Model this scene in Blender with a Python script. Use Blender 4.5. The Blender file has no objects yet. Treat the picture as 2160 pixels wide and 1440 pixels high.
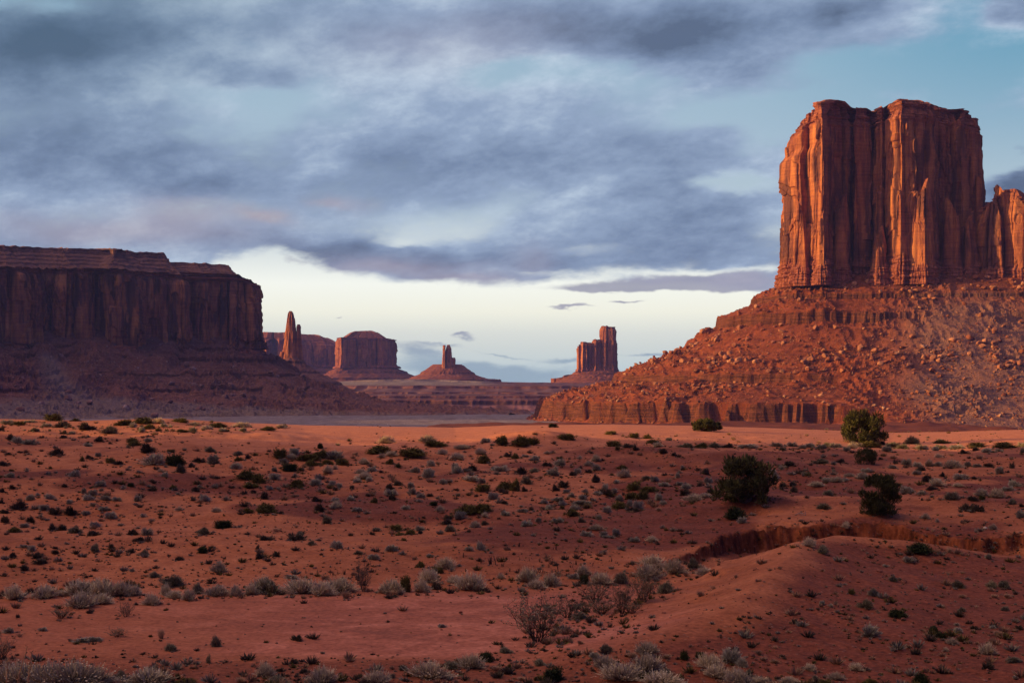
import bpy, math, random
import numpy as np
from math import radians, pi
from mathutils import Vector

random.seed(11)
RNG = np.random.default_rng(11)
SC = bpy.context.scene
COL = SC.collection

# ------------------------------------------------------------------ camera
cam_d = bpy.data.cameras.new('camera')
cam = bpy.data.objects.new('camera', cam_d)
COL.objects.link(cam)
cam.location = (0, 0, 0)
cam.rotation_euler = (radians(90), 0, 0)
cam_d.lens = 50.0
cam_d.sensor_width = 36.0
cam_d.shift_y = 92 / 2160
cam_d.clip_start = 0.5
cam_d.clip_end = 60000
SC.camera = cam
FPX, CX, HY = 3000.0, 1080.0, 812.0      # focal length and horizon of the photograph, pixels

# ------------------------------------------------------------------ exposure
SC.render.engine = 'CYCLES'
SC.view_settings.view_transform = 'Standard'
SC.view_settings.look = 'None'
SC.view_settings.exposure = 0.6
SC.view_settings.gamma = 1.0
SC.cycles.max_bounces = 5
SC.cycles.diffuse_bounces = 3
SC.cycles.volume_bounces = 0
SC.cycles.use_denoising = True

# ------------------------------------------------------------------ sun
SUN_EL = radians(8.5)
SUN_AZ = math.atan2(-0.99, -0.11)       # measured from +Y towards +X: low on the left, a little behind
SUN = Vector((math.sin(SUN_AZ) * math.cos(SUN_EL), math.cos(SUN_AZ) * math.cos(SUN_EL), math.sin(SUN_EL)))
sl = bpy.data.lights.new('sun', 'SUN')
sl.energy = 5.0
sl.angle = radians(0.6)
sl.color = (1.0, 0.57, 0.18)
so = bpy.data.objects.new('sun', sl)
so.rotation_euler = SUN.to_track_quat('Z', 'Y').to_euler()
so.location = (-300, -100, 300)
COL.objects.link(so)


# ------------------------------------------------------------------ node helper
class NT:
    def __init__(self, tree):
        self.t = tree
        self.n = tree.nodes
        self.n.clear()

    def new(self, typ, **kw):
        nd = self.n.new(typ)
        for k, v in kw.items():
            setattr(nd, k, v)
        return nd

    def put(self, sock, v):
        if isinstance(v, bpy.types.NodeSocket):
            self.t.links.new(v, sock)
        elif v is not None:
            sock.default_value = v

    def m(self, op, a, b=None, c=None, clamp=False):
        nd = self.new('ShaderNodeMath', operation=op, use_clamp=clamp)
        for s, v in zip(nd.inputs, (a, b, c)):
            self.put(s, v)
        return nd.outputs[0]

    def vm(self, op, a, b=None, scale=None):
        nd = self.new('ShaderNodeVectorMath', operation=op)
        self.put(nd.inputs[0], a)
        if b is not None:
            self.put(nd.inputs[1], b)
        if scale is not None:
            self.put(nd.inputs['Scale'], scale)
        return nd.outputs['Value'] if op in ('DOT_PRODUCT', 'LENGTH') else nd.outputs[0]

    def xyz(self, x, y, z=0.0):
        nd = self.new('ShaderNodeCombineXYZ')
        for s, v in zip(nd.inputs, (x, y, z)):
            self.put(s, v)
        return nd.outputs[0]

    def sep(self, v):
        nd = self.new('ShaderNodeSeparateXYZ')
        self.put(nd.inputs[0], v)
        return nd.outputs

    def noise(self, vec, scale=1.0, detail=4.0, rough=0.55, dist=0.0, color=False):
        nd = self.new('ShaderNodeTexNoise')
        self.put(nd.inputs['Vector'], vec)
        self.put(nd.inputs['Scale'], scale)
        self.put(nd.inputs['Detail'], detail)
        self.put(nd.inputs['Roughness'], rough)
        self.put(nd.inputs['Distortion'], dist)
        return nd.outputs['Color'] if color else nd.outputs['Fac']

    def voro(self, vec, scale=1.0, feature='F1', out='Distance', rand=1.0):
        nd = self.new('ShaderNodeTexVoronoi', feature=feature)
        self.put(nd.inputs['Vector'], vec)
        self.put(nd.inputs['Scale'], scale)
        self.put(nd.inputs['Randomness'], rand)
        return nd.outputs[out]

    def step(self, x, lo, hi, a=0.0, b=1.0):
        nd = self.new('ShaderNodeMapRange', interpolation_type='SMOOTHSTEP')
        for s, v in zip(nd.inputs[:5], (x, lo, hi, a, b)):
            self.put(s, v)
        return nd.outputs[0]

    def mix(self, f, a, b, blend='MIX'):
        nd = self.new('ShaderNodeMix', data_type='RGBA', blend_type=blend)
        self.put(nd.inputs[0], f)
        for s, v in ((nd.inputs[6], a), (nd.inputs[7], b)):
            if not isinstance(v, bpy.types.NodeSocket):
                v = (*v, 1.0) if len(v) == 3 else v
            self.put(s, v)
        return nd.outputs[2]

    def ramp(self, f, stops, interp='LINEAR'):
        nd = self.new('ShaderNodeValToRGB')
        cr = nd.color_ramp
        cr.interpolation = interp
        while len(cr.elements) > 1:
            cr.elements.remove(cr.elements[-1])
        for i, (p, c) in enumerate(stops):
            e = cr.elements[0] if i == 0 else cr.elements.new(p)
            e.position = p
            if isinstance(c, (int, float)):
                c = (c, c, c)
            e.color = (*c, 1.0)
        self.put(nd.inputs[0], f)
        return nd.outputs[0]


# ------------------------------------------------------------------ sky
world = bpy.data.worlds.new('World')
SC.world = world
world.use_nodes = True


def sky_angle(px, py):
    return math.atan((px - CX) / FPX), math.atan2(HY - py, math.hypot(FPX, px - CX))


def build_sky():
    N = NT(world.node_tree)
    d = N.new('ShaderNodeTexCoord').outputs['Generated']
    x, y, z = N.sep(d)
    az = N.m('ARCTAN2', x, y)
    el = N.m('ARCSINE', z)
    # ragged cloud coordinates: the compass bearing and the height, bent by noise
    nv = N.xyz(N.m('MULTIPLY', az, 6.0), N.m('MULTIPLY', el, 15.0), 0.3)
    wcol = N.noise(nv, 1.0, 6.0, 0.6, color=True)
    wx, wy, wz = N.sep(wcol)
    wa = N.m('ADD', az, N.m('MULTIPLY', N.m('SUBTRACT', wx, 0.5), 0.11))
    we = N.m('ADD', el, N.m('MULTIPLY', N.m('SUBTRACT', wy, 0.5), 0.045))
    # the cloud layer lies flat overhead, so its pattern closes up towards the horizon
    zz = N.m('ADD', N.m('MAXIMUM', z, 0.0), 0.36)
    cu, cv = N.m('DIVIDE', x, zz), N.m('DIVIDE', y, zz)
    cu = N.m('ADD', cu, N.m('MULTIPLY', cv, 0.22))
    plane = N.xyz(cu, cv, 1.7)
    n1 = N.noise(plane, 2.8, 9.0, 0.60, 0.1)
    n2 = N.noise(plane, 8.0, 8.0, 0.66, 0.0)
    n3 = N.noise(N.xyz(cu, cv, 7.7), 1.9, 4.0, 0.5, 0.0)

    def blob(px, py, rx, ry, amp=1.0, warp=True):
        a0, e0 = sky_angle(px, py)
        dx = N.m('MULTIPLY', N.m('SUBTRACT', wa if warp else az, a0), FPX / rx)
        dy = N.m('MULTIPLY', N.m('SUBTRACT', we if warp else el, e0), FPX / ry)
        q = N.m('ADD', N.m('MULTIPLY', dx, dx), N.m('MULTIPLY', dy, dy))
        return N.m('MULTIPLY', N.m('POWER', 2.71828, N.m('MULTIPLY', q, -1.0)), amp)

    def total(items):
        s = None
        for it in items:
            b = blob(*it)
            s = b if s is None else N.m('ADD', s, b)
        return s

    # underside of the cloud deck, as a height over the bearing
    A0, A1 = -0.36, 0.36
    fa = N.m('DIVIDE', N.m('SUBTRACT', wa, A0), A1 - A0)
    edge = [(0, 640), (300, 625), (440, 560), (560, 535), (650, 548), (740, 572), (860, 600), (960, 606), (1080, 598),
            (1200, 588), (1290, 584), (1400, 606), (1560, 622), (1640, 628), (1800, 560), (2160, 480)]
    stops = []
    for px, py in edge:
        a, e = sky_angle(px, py)
        stops.append(((a - A0) / (A1 - A0), e / 0.3))
    eb = N.m('MULTIPLY', N.sep(N.ramp(fa, stops))[0], 0.3)
    above = N.m('SUBTRACT', we, eb)
    deck = N.step(N.m('ADD', above, N.m('MULTIPLY', N.m('SUBTRACT', n2, 0.5), 0.016)), -0.003, 0.006)
    # where the deck is broken (blue gaps) and where it is thick
    gaps = total([
        (60, 20, 210, 55, 1.0), (380, 120, 110, 60, 0.65), (600, 150, 170, 100, 0.65), (640, 350, 200, 50, 0.35), (480, 300, 160, 40, 0.3),
        (560, 225, 160, 70, 0.40), (1070, 135, 150, 30, 0.75), (1300, 160, 230, 35, 0.60), (1500, 225, 170, 40, 0.95),
        (920, 475, 110, 40, 0.55), (1040, 435, 70, 50, 0.45), (880, 500, 60, 14, 0.5), (1570, 388, 100, 18, 1.1), (1620, 300, 90, 60, 0.6),
        (1850, 130, 190, 100, 0.75), (2080, 150, 130, 170, 0.85), (1500, 575, 160, 10, 0.6), (1760, 230, 130, 60, 0.8), (2130, 290, 120, 60, 1.0),
        (300, 430, 260, 40, 0.30), (1250, 520, 120, 20, 0.45), (1150, 566, 200, 10, 0.35), (1620, 470, 70, 40, 0.5),
    ])
    thick = total([
        (180, 95, 190, 55, 0.95), (20, 130, 90, 60, 0.7), (480, 140, 90, 32, 0.75), (360, 65, 60, 30, 0.5),
        (830, 60, 420, 70, 0.45), (1350, 70, 330, 60, 0.75), (620, 150, 60, 26, 0.55), (1480, 115, 170, 40, 0.55),
        (1790, 8, 110, 26, 0.95), (2150, 5, 60, 28, 1.0), (450, 320, 500, 50, 0.35), (430, 380, 420, 55, 0.35),
        (1250, 320, 360, 120, 0.2), (620, 520, 200, 30, 0.55), (900, 540, 320, 34, 0.55), (2140, 370, 70, 42, 1.3),
        (2150, 295, 26, 14, 0.9), (1400, 480, 240, 60, 0.4), (2110, 220, 60, 20, 0.35), (1900, 70, 130, 26, 0.5), (2050, 120, 70, 40, 0.35), (1760, 170, 90, 22, 0.4), (1960, 190, 60, 14, 0.35), (110, 60, 200, 70, 0.35),
    ])
    cover = N.m('ADD', N.m('ADD', 0.86, N.m('ADD', N.m('MULTIPLY', N.m('SUBTRACT', n1, 0.5), 1.7), N.m('MULTIPLY', N.m('SUBTRACT', n2, 0.5), 1.5))),
                N.m('SUBTRACT', thick, N.m('MULTIPLY', gaps, 1.05)))
    c_deck = N.m('MULTIPLY', N.step(cover, 0.02, 0.92), deck)
    # loose clouds below the deck
    low = total([
        (1400, 603, 210, 15, 1.0), (1500, 592, 150, 20, 0.8), (1330, 612, 120, 7, 0.7), (1560, 618, 110, 9, 0.7),
        (1245, 652, 55, 3.2, 0.9), (1372, 643, 40, 3.4, 0.9), (735, 683, 10, 2.5, 0.6), (976, 713, 28, 4.5, 0.85),
        (925, 730, 60, 4, 0.5), (1060, 738, 60, 4, 0.7), (870, 745, 60, 14, 0.7), (900, 775, 120, 22, 0.75),
        (1080, 775, 130, 20, 0.85), (1190, 745, 60, 7, 0.7), (1350, 744, 60, 4.5, 0.9), (1420, 733, 35, 4, 0.6),
        (990, 640, 12, 26, 0.22), (1000, 600, 26, 16, 0.35), (620, 545, 40, 8, 0.6), (1150, 800, 200, 14, 0.5),
    ])
    c_low = N.step(N.m('ADD', low, N.m('MULTIPLY', N.m('SUBTRACT', n2, 0.5), 0.9)), 0.18, 0.85)
    # clear sky behind: pale at the horizon, teal higher up, deeper to the right
    hz = N.ramp(N.m('DIVIDE', el, 0.32), [
        (0.0, (0.62, 0.80, 0.84)), (0.08, (0.84, 0.92, 0.84)), (0.16, (1.12, 1.12, 0.93)), (0.22, (1.10, 1.13, 1.02)),
        (0.285, (0.80, 0.87, 0.86)), (0.38, (0.50, 0.62, 0.70)), (0.55, (0.40, 0.54, 0.66)), (0.85, (0.27, 0.45, 0.59)),
        (1.0, (0.17, 0.37, 0.52))])
    right = N.m('MULTIPLY', N.step(az, 0.10, 0.36), N.step(el, 0.10, 0.26))
    hz = N.mix(N.m('MULTIPLY', right, 0.85), hz, (0.105, 0.34, 0.50))
    # clouds: grey lavender, lighter where thin, faintly rose near the left horizon
    lit = N.m('ADD', N.m('MULTIPLY', N.m('SUBTRACT', n2, 0.5), 1.35), N.m('MULTIPLY', N.m('SUBTRACT', n3, 0.5), 1.3))
    lit = N.m('ADD', N.m('SUBTRACT', lit, N.m('MULTIPLY', thick, 0.55)), N.m('MULTIPLY', gaps, 0.35))
    cl = N.ramp(N.m('ADD', lit, 0.55), [(0.0, (0.098, 0.142, 0.228)), (0.30, (0.175, 0.245, 0.375)),
                                        (0.6, (0.275, 0.365, 0.515)), (1.0, (0.52, 0.63, 0.75))])
    tealy = N.m('MULTIPLY', N.step(el, 0.12, 0.27), N.step(az, -0.05, -0.33))
    cl = N.mix(N.m('MULTIPLY', tealy, 0.75), cl, N.mix(N.m('ADD', lit, 0.22), (0.065, 0.125, 0.19), (0.18, 0.30, 0.40)))
    rose = total([(390, 440, 110, 30, 0.55), (550, 452, 50, 16, 0.85), (705, 430, 50, 14, 0.6), (250, 490, 260, 40, 0.6),
                  (830, 560, 190, 26, 0.6), (1010, 590, 120, 16, 0.55), (1480, 600, 160, 12, 0.6), (1140, 540, 60, 40, 0.3),
                  (950, 90, 260, 60, 0.25)])
    cl = N.mix(N.m('MULTIPLY', rose, 0.8, clamp=True), cl, (0.40, 0.315, 0.35))
    view = N.mix(c_deck, hz, cl)
    cl2 = N.mix(N.step(el, 0.015, 0.05), (0.36, 0.50, 0.59), N.mix(n2, (0.22, 0.25, 0.37), (0.50, 0.48, 0.55)))
    view = N.mix(N.m('MULTIPLY', c_low, 0.88), view, cl2)
    # added warm glow in the unseen sky high over the sun, lighting the ground
    sd = N.vm('DOT_PRODUCT', d, tuple(Vector((SUN.x, SUN.y, 1.35)).normalized()))
    glow = N.m('POWER', N.m('MAXIMUM', sd, 0.0), GLOW_POW)
    n5 = N.noise(N.vm('MULTIPLY', d, (1.0, 1.0, 2.6)), 3.0, 3.0, 0.55)
    streak = N.m('ADD', 0.55, N.m('MULTIPLY', n5, 0.9))
    e1 = N.new('ShaderNodeBackground')
    N.put(e1.inputs[0], view)
    N.put(e1.inputs[1], SKY_LEVEL)
    # the rest of the sky, round the sides, overhead and behind: broken dim cloud, warmed by the added glow
    rest = N.mix(N.step(n5, 0.40, 0.62), REST_BLUE, REST_CLOUD)
    warm = N.vm('SCALE', GLOW_COL, scale=N.m('MULTIPLY', N.m('MULTIPLY', glow, streak), GLOW))
    e3 = N.new('ShaderNodeBackground')
    N.put(e3.inputs[0], N.vm('ADD', rest, warm))
    front = N.m('MULTIPLY', N.step(N.m('ABSOLUTE', az), 0.62, 0.44), N.step(el, 0.42, 0.31))
    nish = N.new('ShaderNodeTexSky', sky_type='NISHITA')
    nish.sun_disc = False
    nish.sun_elevation = SUN_EL
    nish.sun_rotation = SUN_AZ % (2 * pi)
    nish.dust_density = 2.0
    e2 = N.new('ShaderNodeBackground')
    N.put(e2.inputs[0], nish.outputs[0])
    N.put(e2.inputs[1], 0.05)
    # mostly cloud: the clear sky's own light comes through the breaks
    brk = N.m('MULTIPLY', N.m('SUBTRACT', 1.0, c_deck), 0.12)
    mx = N.new('ShaderNodeMixShader')
    N.put(mx.inputs[0], brk)
    N.t.links.new(e1.outputs[0], mx.inputs[1])
    N.t.links.new(e2.outputs[0], mx.inputs[2])
    out = N.new('ShaderNodeOutputWorld')
    my = N.new('ShaderNodeMixShader')
    N.put(my.inputs[0], front)
    N.t.links.new(e3.outputs[0], my.inputs[1])
    N.t.links.new(mx.outputs[0], my.inputs[2])
    N.t.links.new(my.outputs[0], out.inputs[0])
    world.cycles.sampling_method = 'MANUAL'
    world.cycles.sample_map_resolution = 512


GLOW, GLOW_POW, SKY_LEVEL = 2.25, 9.0, 0.72
GLOW_COL = (1.0, 0.63, 0.37)
REST_BLUE, REST_CLOUD = (0.035, 0.060, 0.21), (0.050, 0.065, 0.20)
build_sky()


# ------------------------------------------------------------------ numpy noise
def _hash(ix, iy, iz, seed):
    n = (ix.astype(np.int64) * 374761393 + iy.astype(np.int64) * 668265263 + iz.astype(np.int64) * 1440662683
         + int(seed) * 2246822519) & 0xFFFFFFFF
    n = ((n ^ (n >> 13)) * 1274126177) & 0xFFFFFFFF
    n = ((n ^ (n >> 16)) * 2246822519) & 0xFFFFFFFF
    n = n ^ (n >> 15)
    return n.astype(np.float64) / 4294967296.0


def vn(x, y=None, z=None, seed=0):
    """value noise in -1..1"""
    x = np.asarray(x, float)
    y = np.zeros_like(x) if y is None else np.broadcast_to(np.asarray(y, float), x.shape)
    ix, iy = np.floor(x), np.floor(y)
    fx, fy = x - ix, y - iy
    fx, fy = fx * fx * fx * (fx * (fx * 6 - 15) + 10), fy * fy * fy * (fy * (fy * 6 - 15) + 10)
    if z is None:
        zz = [(np.zeros_like(ix), 1.0)]
    else:
        z = np.broadcast_to(np.asarray(z, float), x.shape)
        iz = np.floor(z)
        fz = z - iz
        fz = fz * fz * (3 - 2 * fz)
        zz = [(iz, 1 - fz), (iz + 1, fz)]
    r = 0
    for k, w in zz:
        a = _hash(ix, iy, k, seed) * (1 - fx) + _hash(ix + 1, iy, k, seed) * fx
        b = _hash(ix, iy + 1, k, seed) * (1 - fx) + _hash(ix + 1, iy + 1, k, seed) * fx
        r = r + (a * (1 - fy) + b * fy) * w
    return r * 2 - 1


def fbm(x, y=None, z=None, seed=0, octv=4, gain=0.5):
    s, a, t = 0, 1.0, 0
    for o in range(octv):
        k = 2.03 ** o
        s = s + a * vn(x * k, None if y is None else y * k, None if z is None else z * k, seed + o * 17)
        t += a
        a *= gain
    return s / t


def ridged(x, y=None, z=None, seed=0, octv=3):
    s, a, t = 0, 1.0, 0
    for o in range(octv):
        k = 2.03 ** o
        s = s + a * (1 - np.abs(vn(x * k, None if y is None else y * k, None if z is None else z * k, seed + o * 17)) * 2)
        t += a
        a *= 0.5
    return s / t


def sst(x, a, b):
    t = np.clip((np.asarray(x, float) - a) / (b - a), 0, 1)
    return t * t * (3 - 2 * t)


# ------------------------------------------------------------------ mesh helpers
def make_obj(name, verts, faces4=None, faces3=None, mat=None, parent=None, smooth=False, loc=None):
    me = bpy.data.meshes.new(name)
    verts = np.asarray(verts, np.float32).reshape(-1, 3)
    f4 = np.zeros((0, 4), np.int32) if faces4 is None else np.asarray(faces4, np.int32).reshape(-1, 4)
    f3 = np.zeros((0, 3), np.int32) if faces3 is None else np.asarray(faces3, np.int32).reshape(-1, 3)
    me.vertices.add(len(verts))
    me.vertices.foreach_set('co', verts.ravel())
    me.loops.add(f4.size + f3.size)
    me.loops.foreach_set('vertex_index', np.concatenate([f4.ravel(), f3.ravel()]).astype(np.int32))
    npoly = len(f4) + len(f3)
    me.polygons.add(npoly)
    st = np.concatenate([np.arange(len(f4)) * 4, len(f4) * 4 + np.arange(len(f3)) * 3]).astype(np.int32)
    me.polygons.foreach_set('loop_start', st)
    me.polygons.foreach_set('use_smooth', np.full(npoly, smooth, dtype=bool))
    me.update(calc_edges=True)
    me.validate()
    if mat:
        me.materials.append(mat)
    o = bpy.data.objects.new(name, me)
    COL.objects.link(o)
    if loc is not None:
        o.location = loc
    if parent is not None:
        o.parent = parent
    return o


def grid_faces(m, n, wrap=False):
    i = np.arange(m - 1)[:, None]
    j = np.arange(n if wrap else n - 1)[None, :]
    j2 = (j + 1) % n
    return np.stack([i * n + j, i * n + j2, (i + 1) * n + j2, (i + 1) * n + j], -1).reshape(-1, 4)


def attr(o, name, vals):
    a = o.data.attributes.new(name, 'FLOAT', 'POINT')
    a.data.foreach_set('value', np.asarray(vals, np.float32).ravel())


def tag(o, label=None, cat=None, group=None, kind=None):
    for k, v in (('label', label), ('category', cat), ('group', group), ('kind', kind)):
        if v:
            o[k] = v
    return o


def empty(name, loc, rz=0.0):
    o = bpy.data.objects.new(name, None)
    o.location = loc
    o.rotation_euler = (0, 0, rz)
    o.empty_display_size = 0.5
    COL.objects.link(o)
    return o


def material(name, build, rough=0.95, spec=0.12):
    m = bpy.data.materials.new(name)
    m.use_nodes = True
    N = NT(m.node_tree)
    p = N.new('ShaderNodeBsdfPrincipled')
    p.inputs['Roughness'].default_value = rough
    p.inputs['Specular IOR Level'].default_value = spec
    out = N.new('ShaderNodeOutputMaterial')
    N.t.links.new(p.outputs[0], out.inputs[0])
    col, bump = build(N)
    N.put(p.inputs['Base Color'], col if isinstance(col, bpy.types.NodeSocket) else (*col, 1.0))
    if bump is not None:
        h, strength, dist = bump
        b = N.new('ShaderNodeBump')
        b.inputs['Strength'].default_value = strength
        b.inputs['Distance'].default_value = dist
        N.put(b.inputs['Height'], h)
        N.t.links.new(b.outputs[0], p.inputs['Normal'])
    return m


def pos(N):
    return N.new('ShaderNodeNewGeometry').outputs['Position']


def rnd(N):
    return N.new('ShaderNodeObjectInfo').outputs['Random']


def attribute(N, name):
    return N.new('ShaderNodeAttribute', attribute_name=name).outputs['Fac']


# ------------------------------------------------------------------ the ground
def pline(x, y, pts):
    """distance to a polyline, signed side (+ = right of the walking direction), interpolated third value"""
    best = np.full(x.shape, 1e9)
    side = np.zeros(x.shape)
    val = np.zeros(x.shape)
    for (x0, y0, v0), (x1, y1, v1) in zip(pts[:-1], pts[1:]):
        dx, dy = x1 - x0, y1 - y0
        t = np.clip(((x - x0) * dx + (y - y0) * dy) / (dx * dx + dy * dy), 0, 1)
        px, py = x0 + t * dx, y0 + t * dy
        d = np.hypot(x - px, y - py)
        c = (x - x0) * dy - (y - y0) * dx
        k = d < best
        best = np.where(k, d, best)
        side = np.where(k, np.sign(c), side)
        val = np.where(k, v0 + t * (v1 - v0), val)
    return best, side, val


CREST = [(0.4, 32.0, 0.05), (1.9, 33.0, 0.25), (3.7, 34.6, 0.45), (5.55, 36.6, 0.62), (6.95, 40.0, 0.76), (8.55, 44.2, 0.88),
         (10.0, 48.6, 0.94), (11.6, 50.6, 0.90), (18.0, 51.0, 0.60), (32.0, 50.0, 0.35)]
COPPICE = []      # (x, y, radius, height): sand heaped round the larger bushes, filled in below


def ground_z(x, y):
    x = np.asarray(x, float)
    y = np.asarray(y, float)
    z = np.interp(y, [-400, -60, 0, 6, 12, 22, 30, 33, 46, 60, 80, 100, 125, 150, 160, 185, 230, 300, 380, 500, 800, 1500, 2000, 6000],
                  [-6, -2.2, -1.9, -2.7, -4.2, -6.2, -6.58, -6.6, -6.6, -6.3, -5.95, -5.55, -5.05, -4.62, -4.62, -5.2, -8.5, -18, -27, -30, -31, -33, -40, -45])
    yy = np.maximum(y, 20)
    px = CX + FPX * x / yy
    # crest of the dune, higher on the left
    cr = np.interp(px, [-300, 0, 180, 350, 480, 640, 820, 960, 1080, 1300, 1450, 1650, 1760, 1880, 2000, 2160, 2400],
                   [884, 889, 893, 888, 897, 905, 908, 911, 905, 903, 906, 913, 918, 924, 922, 916, 912])
    z = z - (cr - 905) / 3000 * 150 * sst(y, 70, 148) * sst(y, 420, 200)
    hummock = sst(y, 47, 60) * sst(y, 148, 128)
    z = z + fbm(x / 13, y / 17, seed=3, octv=4) * 0.60 * hummock
    z = z + fbm(x / 3.1, y / 3.6, seed=5, octv=3) * 0.15 * (sst(y, 46, 56) * sst(y, 150, 128) + 0.25)
    near = sst(y, 170, 120)
    z = z + fbm(x / 0.8, y / 0.8, seed=9, octv=3) * 0.035 * near * (0.35 + 0.65 * sst(y, 44, 52))
    z = z + fbm(x / 30, y / 30, seed=19, octv=3) * 0.9 * sst(y, 300, 600)
    # low red hills on the slope, right of the middle
    for (bx, by, rx, ry, h) in ((8.5, 108, 5.0, 7, 0.55), (15.5, 104, 5.5, 7, 0.6), (21, 97, 7, 6, 0.5), (27, 110, 9, 8, 0.5), (13, 92, 4.5, 4, 0.35),
                                (2.5, 128, 5, 5, 0.45), (-14, 70, 5, 4, 0.25), (-4.5, 72, 5, 4, 0.3), (9, 71, 3.5, 5, 0.35), (14.5, 69, 6, 4, 0.3)):
        q = ((x - bx) / rx) ** 2 + ((y - by) / ry) ** 2
        z = z + h * np.exp(-q * 1.2) * (1 + 0.25 * fbm(x / 1.6, y / 4.0, seed=31, octv=2))
    # gully running down the middle of the slope
    d, s, v = pline(x, y, [(11.2, 66, 0.5), (8.0, 72, 0.45), (6.2, 78, 0.35), (5.6, 86, 0.25), (7.5, 95, 0.1)])
    z = z - v * np.exp(-(d / 1.1) ** 2) * 0.8
    d, s, v = pline(x, y, [(17.5, 84, 0.3), (14.2, 88, 0.45), (11.3, 97, 0.5), (10.5, 104, 0.2)])
    z = z - v * np.exp(-(d / 1.3) ** 2)
    # swell above the cut bank
    z = z + 0.36 * sst(px, 1360, 1600) * sst(y, 50, 60) * sst(y, 92, 72)
    # cut bank of the wash
    yb = np.interp(px, [1280, 1330, 1380, 1440, 1500, 1530, 1600, 1750, 1900, 1980, 2100, 2300],
                   [50, 50.6, 51.6, 53.4, 56.2, 58.4, 60.0, 60.4, 59.6, 58.2, 57.0, 56.4])
    yb = yb + fbm(x / 2.2, seed=41, octv=3) * 0.55 + ridged(x / 0.9, seed=43, octv=3) * 0.22
    dep = np.interp(px, [1270, 1340, 1440, 1530, 1600, 1900, 1990, 2060, 2300], [0, 0.10, 0.22, 0.70, 1.10, 1.1, 0.75, 0.6, 0.55])
    wall = 1 - sst(y - yb, 0.0, 0.16) * 0.90 - sst(y - yb, 0.16, 0.6) * 0.10
    z = z - dep * wall * sst(y, yb - 9.0, yb - 3.5)
    z = z + (0.16 * fbm(x / 0.55, y / 0.55, seed=45, octv=3) + 0.10 * fbm(x / 0.2, y / 0.2, seed=46, octv=2)) * np.exp(-((y - yb) / 1.1) ** 2) * sst(dep, 0.1, 0.6)
    # ridge in front of it
    d, s, h = pline(x, y, CREST)
    d = d * (1 + 0.22 * fbm(x / 1.2, y / 1.8, seed=51, octv=3))
    left = np.exp(-(d / 2.3) ** 1.5)
    right = 0.22 + 0.78 * np.exp(-(d / 3.0) ** 1.15)
    right = right * sst(y, 24, 33)
    z = z + 1.3 * h * np.where(s > 0, right, left) * sst(x, 0.0, 1.5)
    # rills on its shaded side
    z = z - np.where(s > 0, sst(d, 0.3, 1.5) * sst(d, 12, 5), 0) * ridged((x * 0.8 + y * 0.5) / 1.3, (x - y) / 9, seed=53, octv=2).clip(0.2, 1) * 0.07 * sst(h, .2, .6)
    # red earth bank beyond the dune
    q = sst(x, -52, -30) * sst(y, 455, 520) * sst(y, 700, 620) * sst(x, 260, 180)
    z = z + q * (13.8 + 1.2 * fbm(x / 12, y / 20, seed=61, octv=3))
    for (cx_, cy_, r_, h_) in COPPICE:
        q = ((x - cx_) ** 2 + (y - cy_) ** 2) / (r_ * r_)
        z = z + h_ * np.exp(-q)
    # added rises, unseen on the left, shaped to cast long shadows over the foreground and the valley
    d, s, h = pline(x, y, [(-150, -220, 60), (-140, -60, 64), (-134, 70, 60)])
    z = z + h * np.exp(-(d / 38) ** 2) * (1 + 0.12 * fbm(x / 25, y / 18, seed=71, octv=3))
    d, s, h = pline(x, y, [(-430, 330, 66), (-520, 700, 78), (-640, 1000, 90), (-860, 1300, 100)])
    z = z + h * np.exp(-(d / 95) ** 2) * (1 + 0.15 * fbm(x / 70, y / 70, seed=73, octv=3))
    return z


def at_pixel(px, py, y0=18.0, y1=400.0):
    """ground point seen at a pixel of the photograph (nearest crossing)"""
    Y = np.exp(np.linspace(math.log(y0), math.log(y1), 1500))
    X = (px - CX) / FPX * Y
    Zr = (HY - py) / FPX * Y
    dz = ground_z(X, Y) - Zr
    k = np.argmax(dz > 0)
    if dz[k] <= 0:
        k = int(np.argmax(dz))
        return float(X[k]), float(Y[k]), float(ground_z(X[k:k + 1], Y[k:k + 1])[0])
    if k == 0:
        return float(X[0]), float(Y[0]), float(ground_z(X[:1], Y[:1])[0])
    f = dz[k] / (dz[k] - dz[k - 1])
    yv = Y[k] + (Y[k - 1] - Y[k]) * f
    xv = (px - CX) / FPX * yv
    return float(xv), float(yv), float(ground_z(np.array([xv]), np.array([yv]))[0])


for cpx, cpy, cr_, ch_ in ((645, 975, 3.4, .42), (610, 962, 2.6, .3), (807, 955, 2.6, .45), (865, 960, 2.2, .35), (908, 940, 2.6, .45), (1095, 930, 4.0, .4),
                           (1200, 925, 2.8, .3), (1330, 1065, 1.8, .35), (1330, 1030, 2.0, .3), (330, 975, 2.2, .3), (990, 1085, 1.9, .3), (1570, 1062, 2.4, .22),
                           (1858, 1086, 1.8, .2), (520, 1010, 1.8, .3), (1560, 1095, 1.1, .2), (310, 890, 2.5, .12), (390, 892, 2.5, .12), (265, 895, 3, .12)):
    x_, y_, z_ = at_pixel(cpx, cpy)
    COPPICE.append((x_, y_, cr_ * y_ / 95, ch_))


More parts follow.
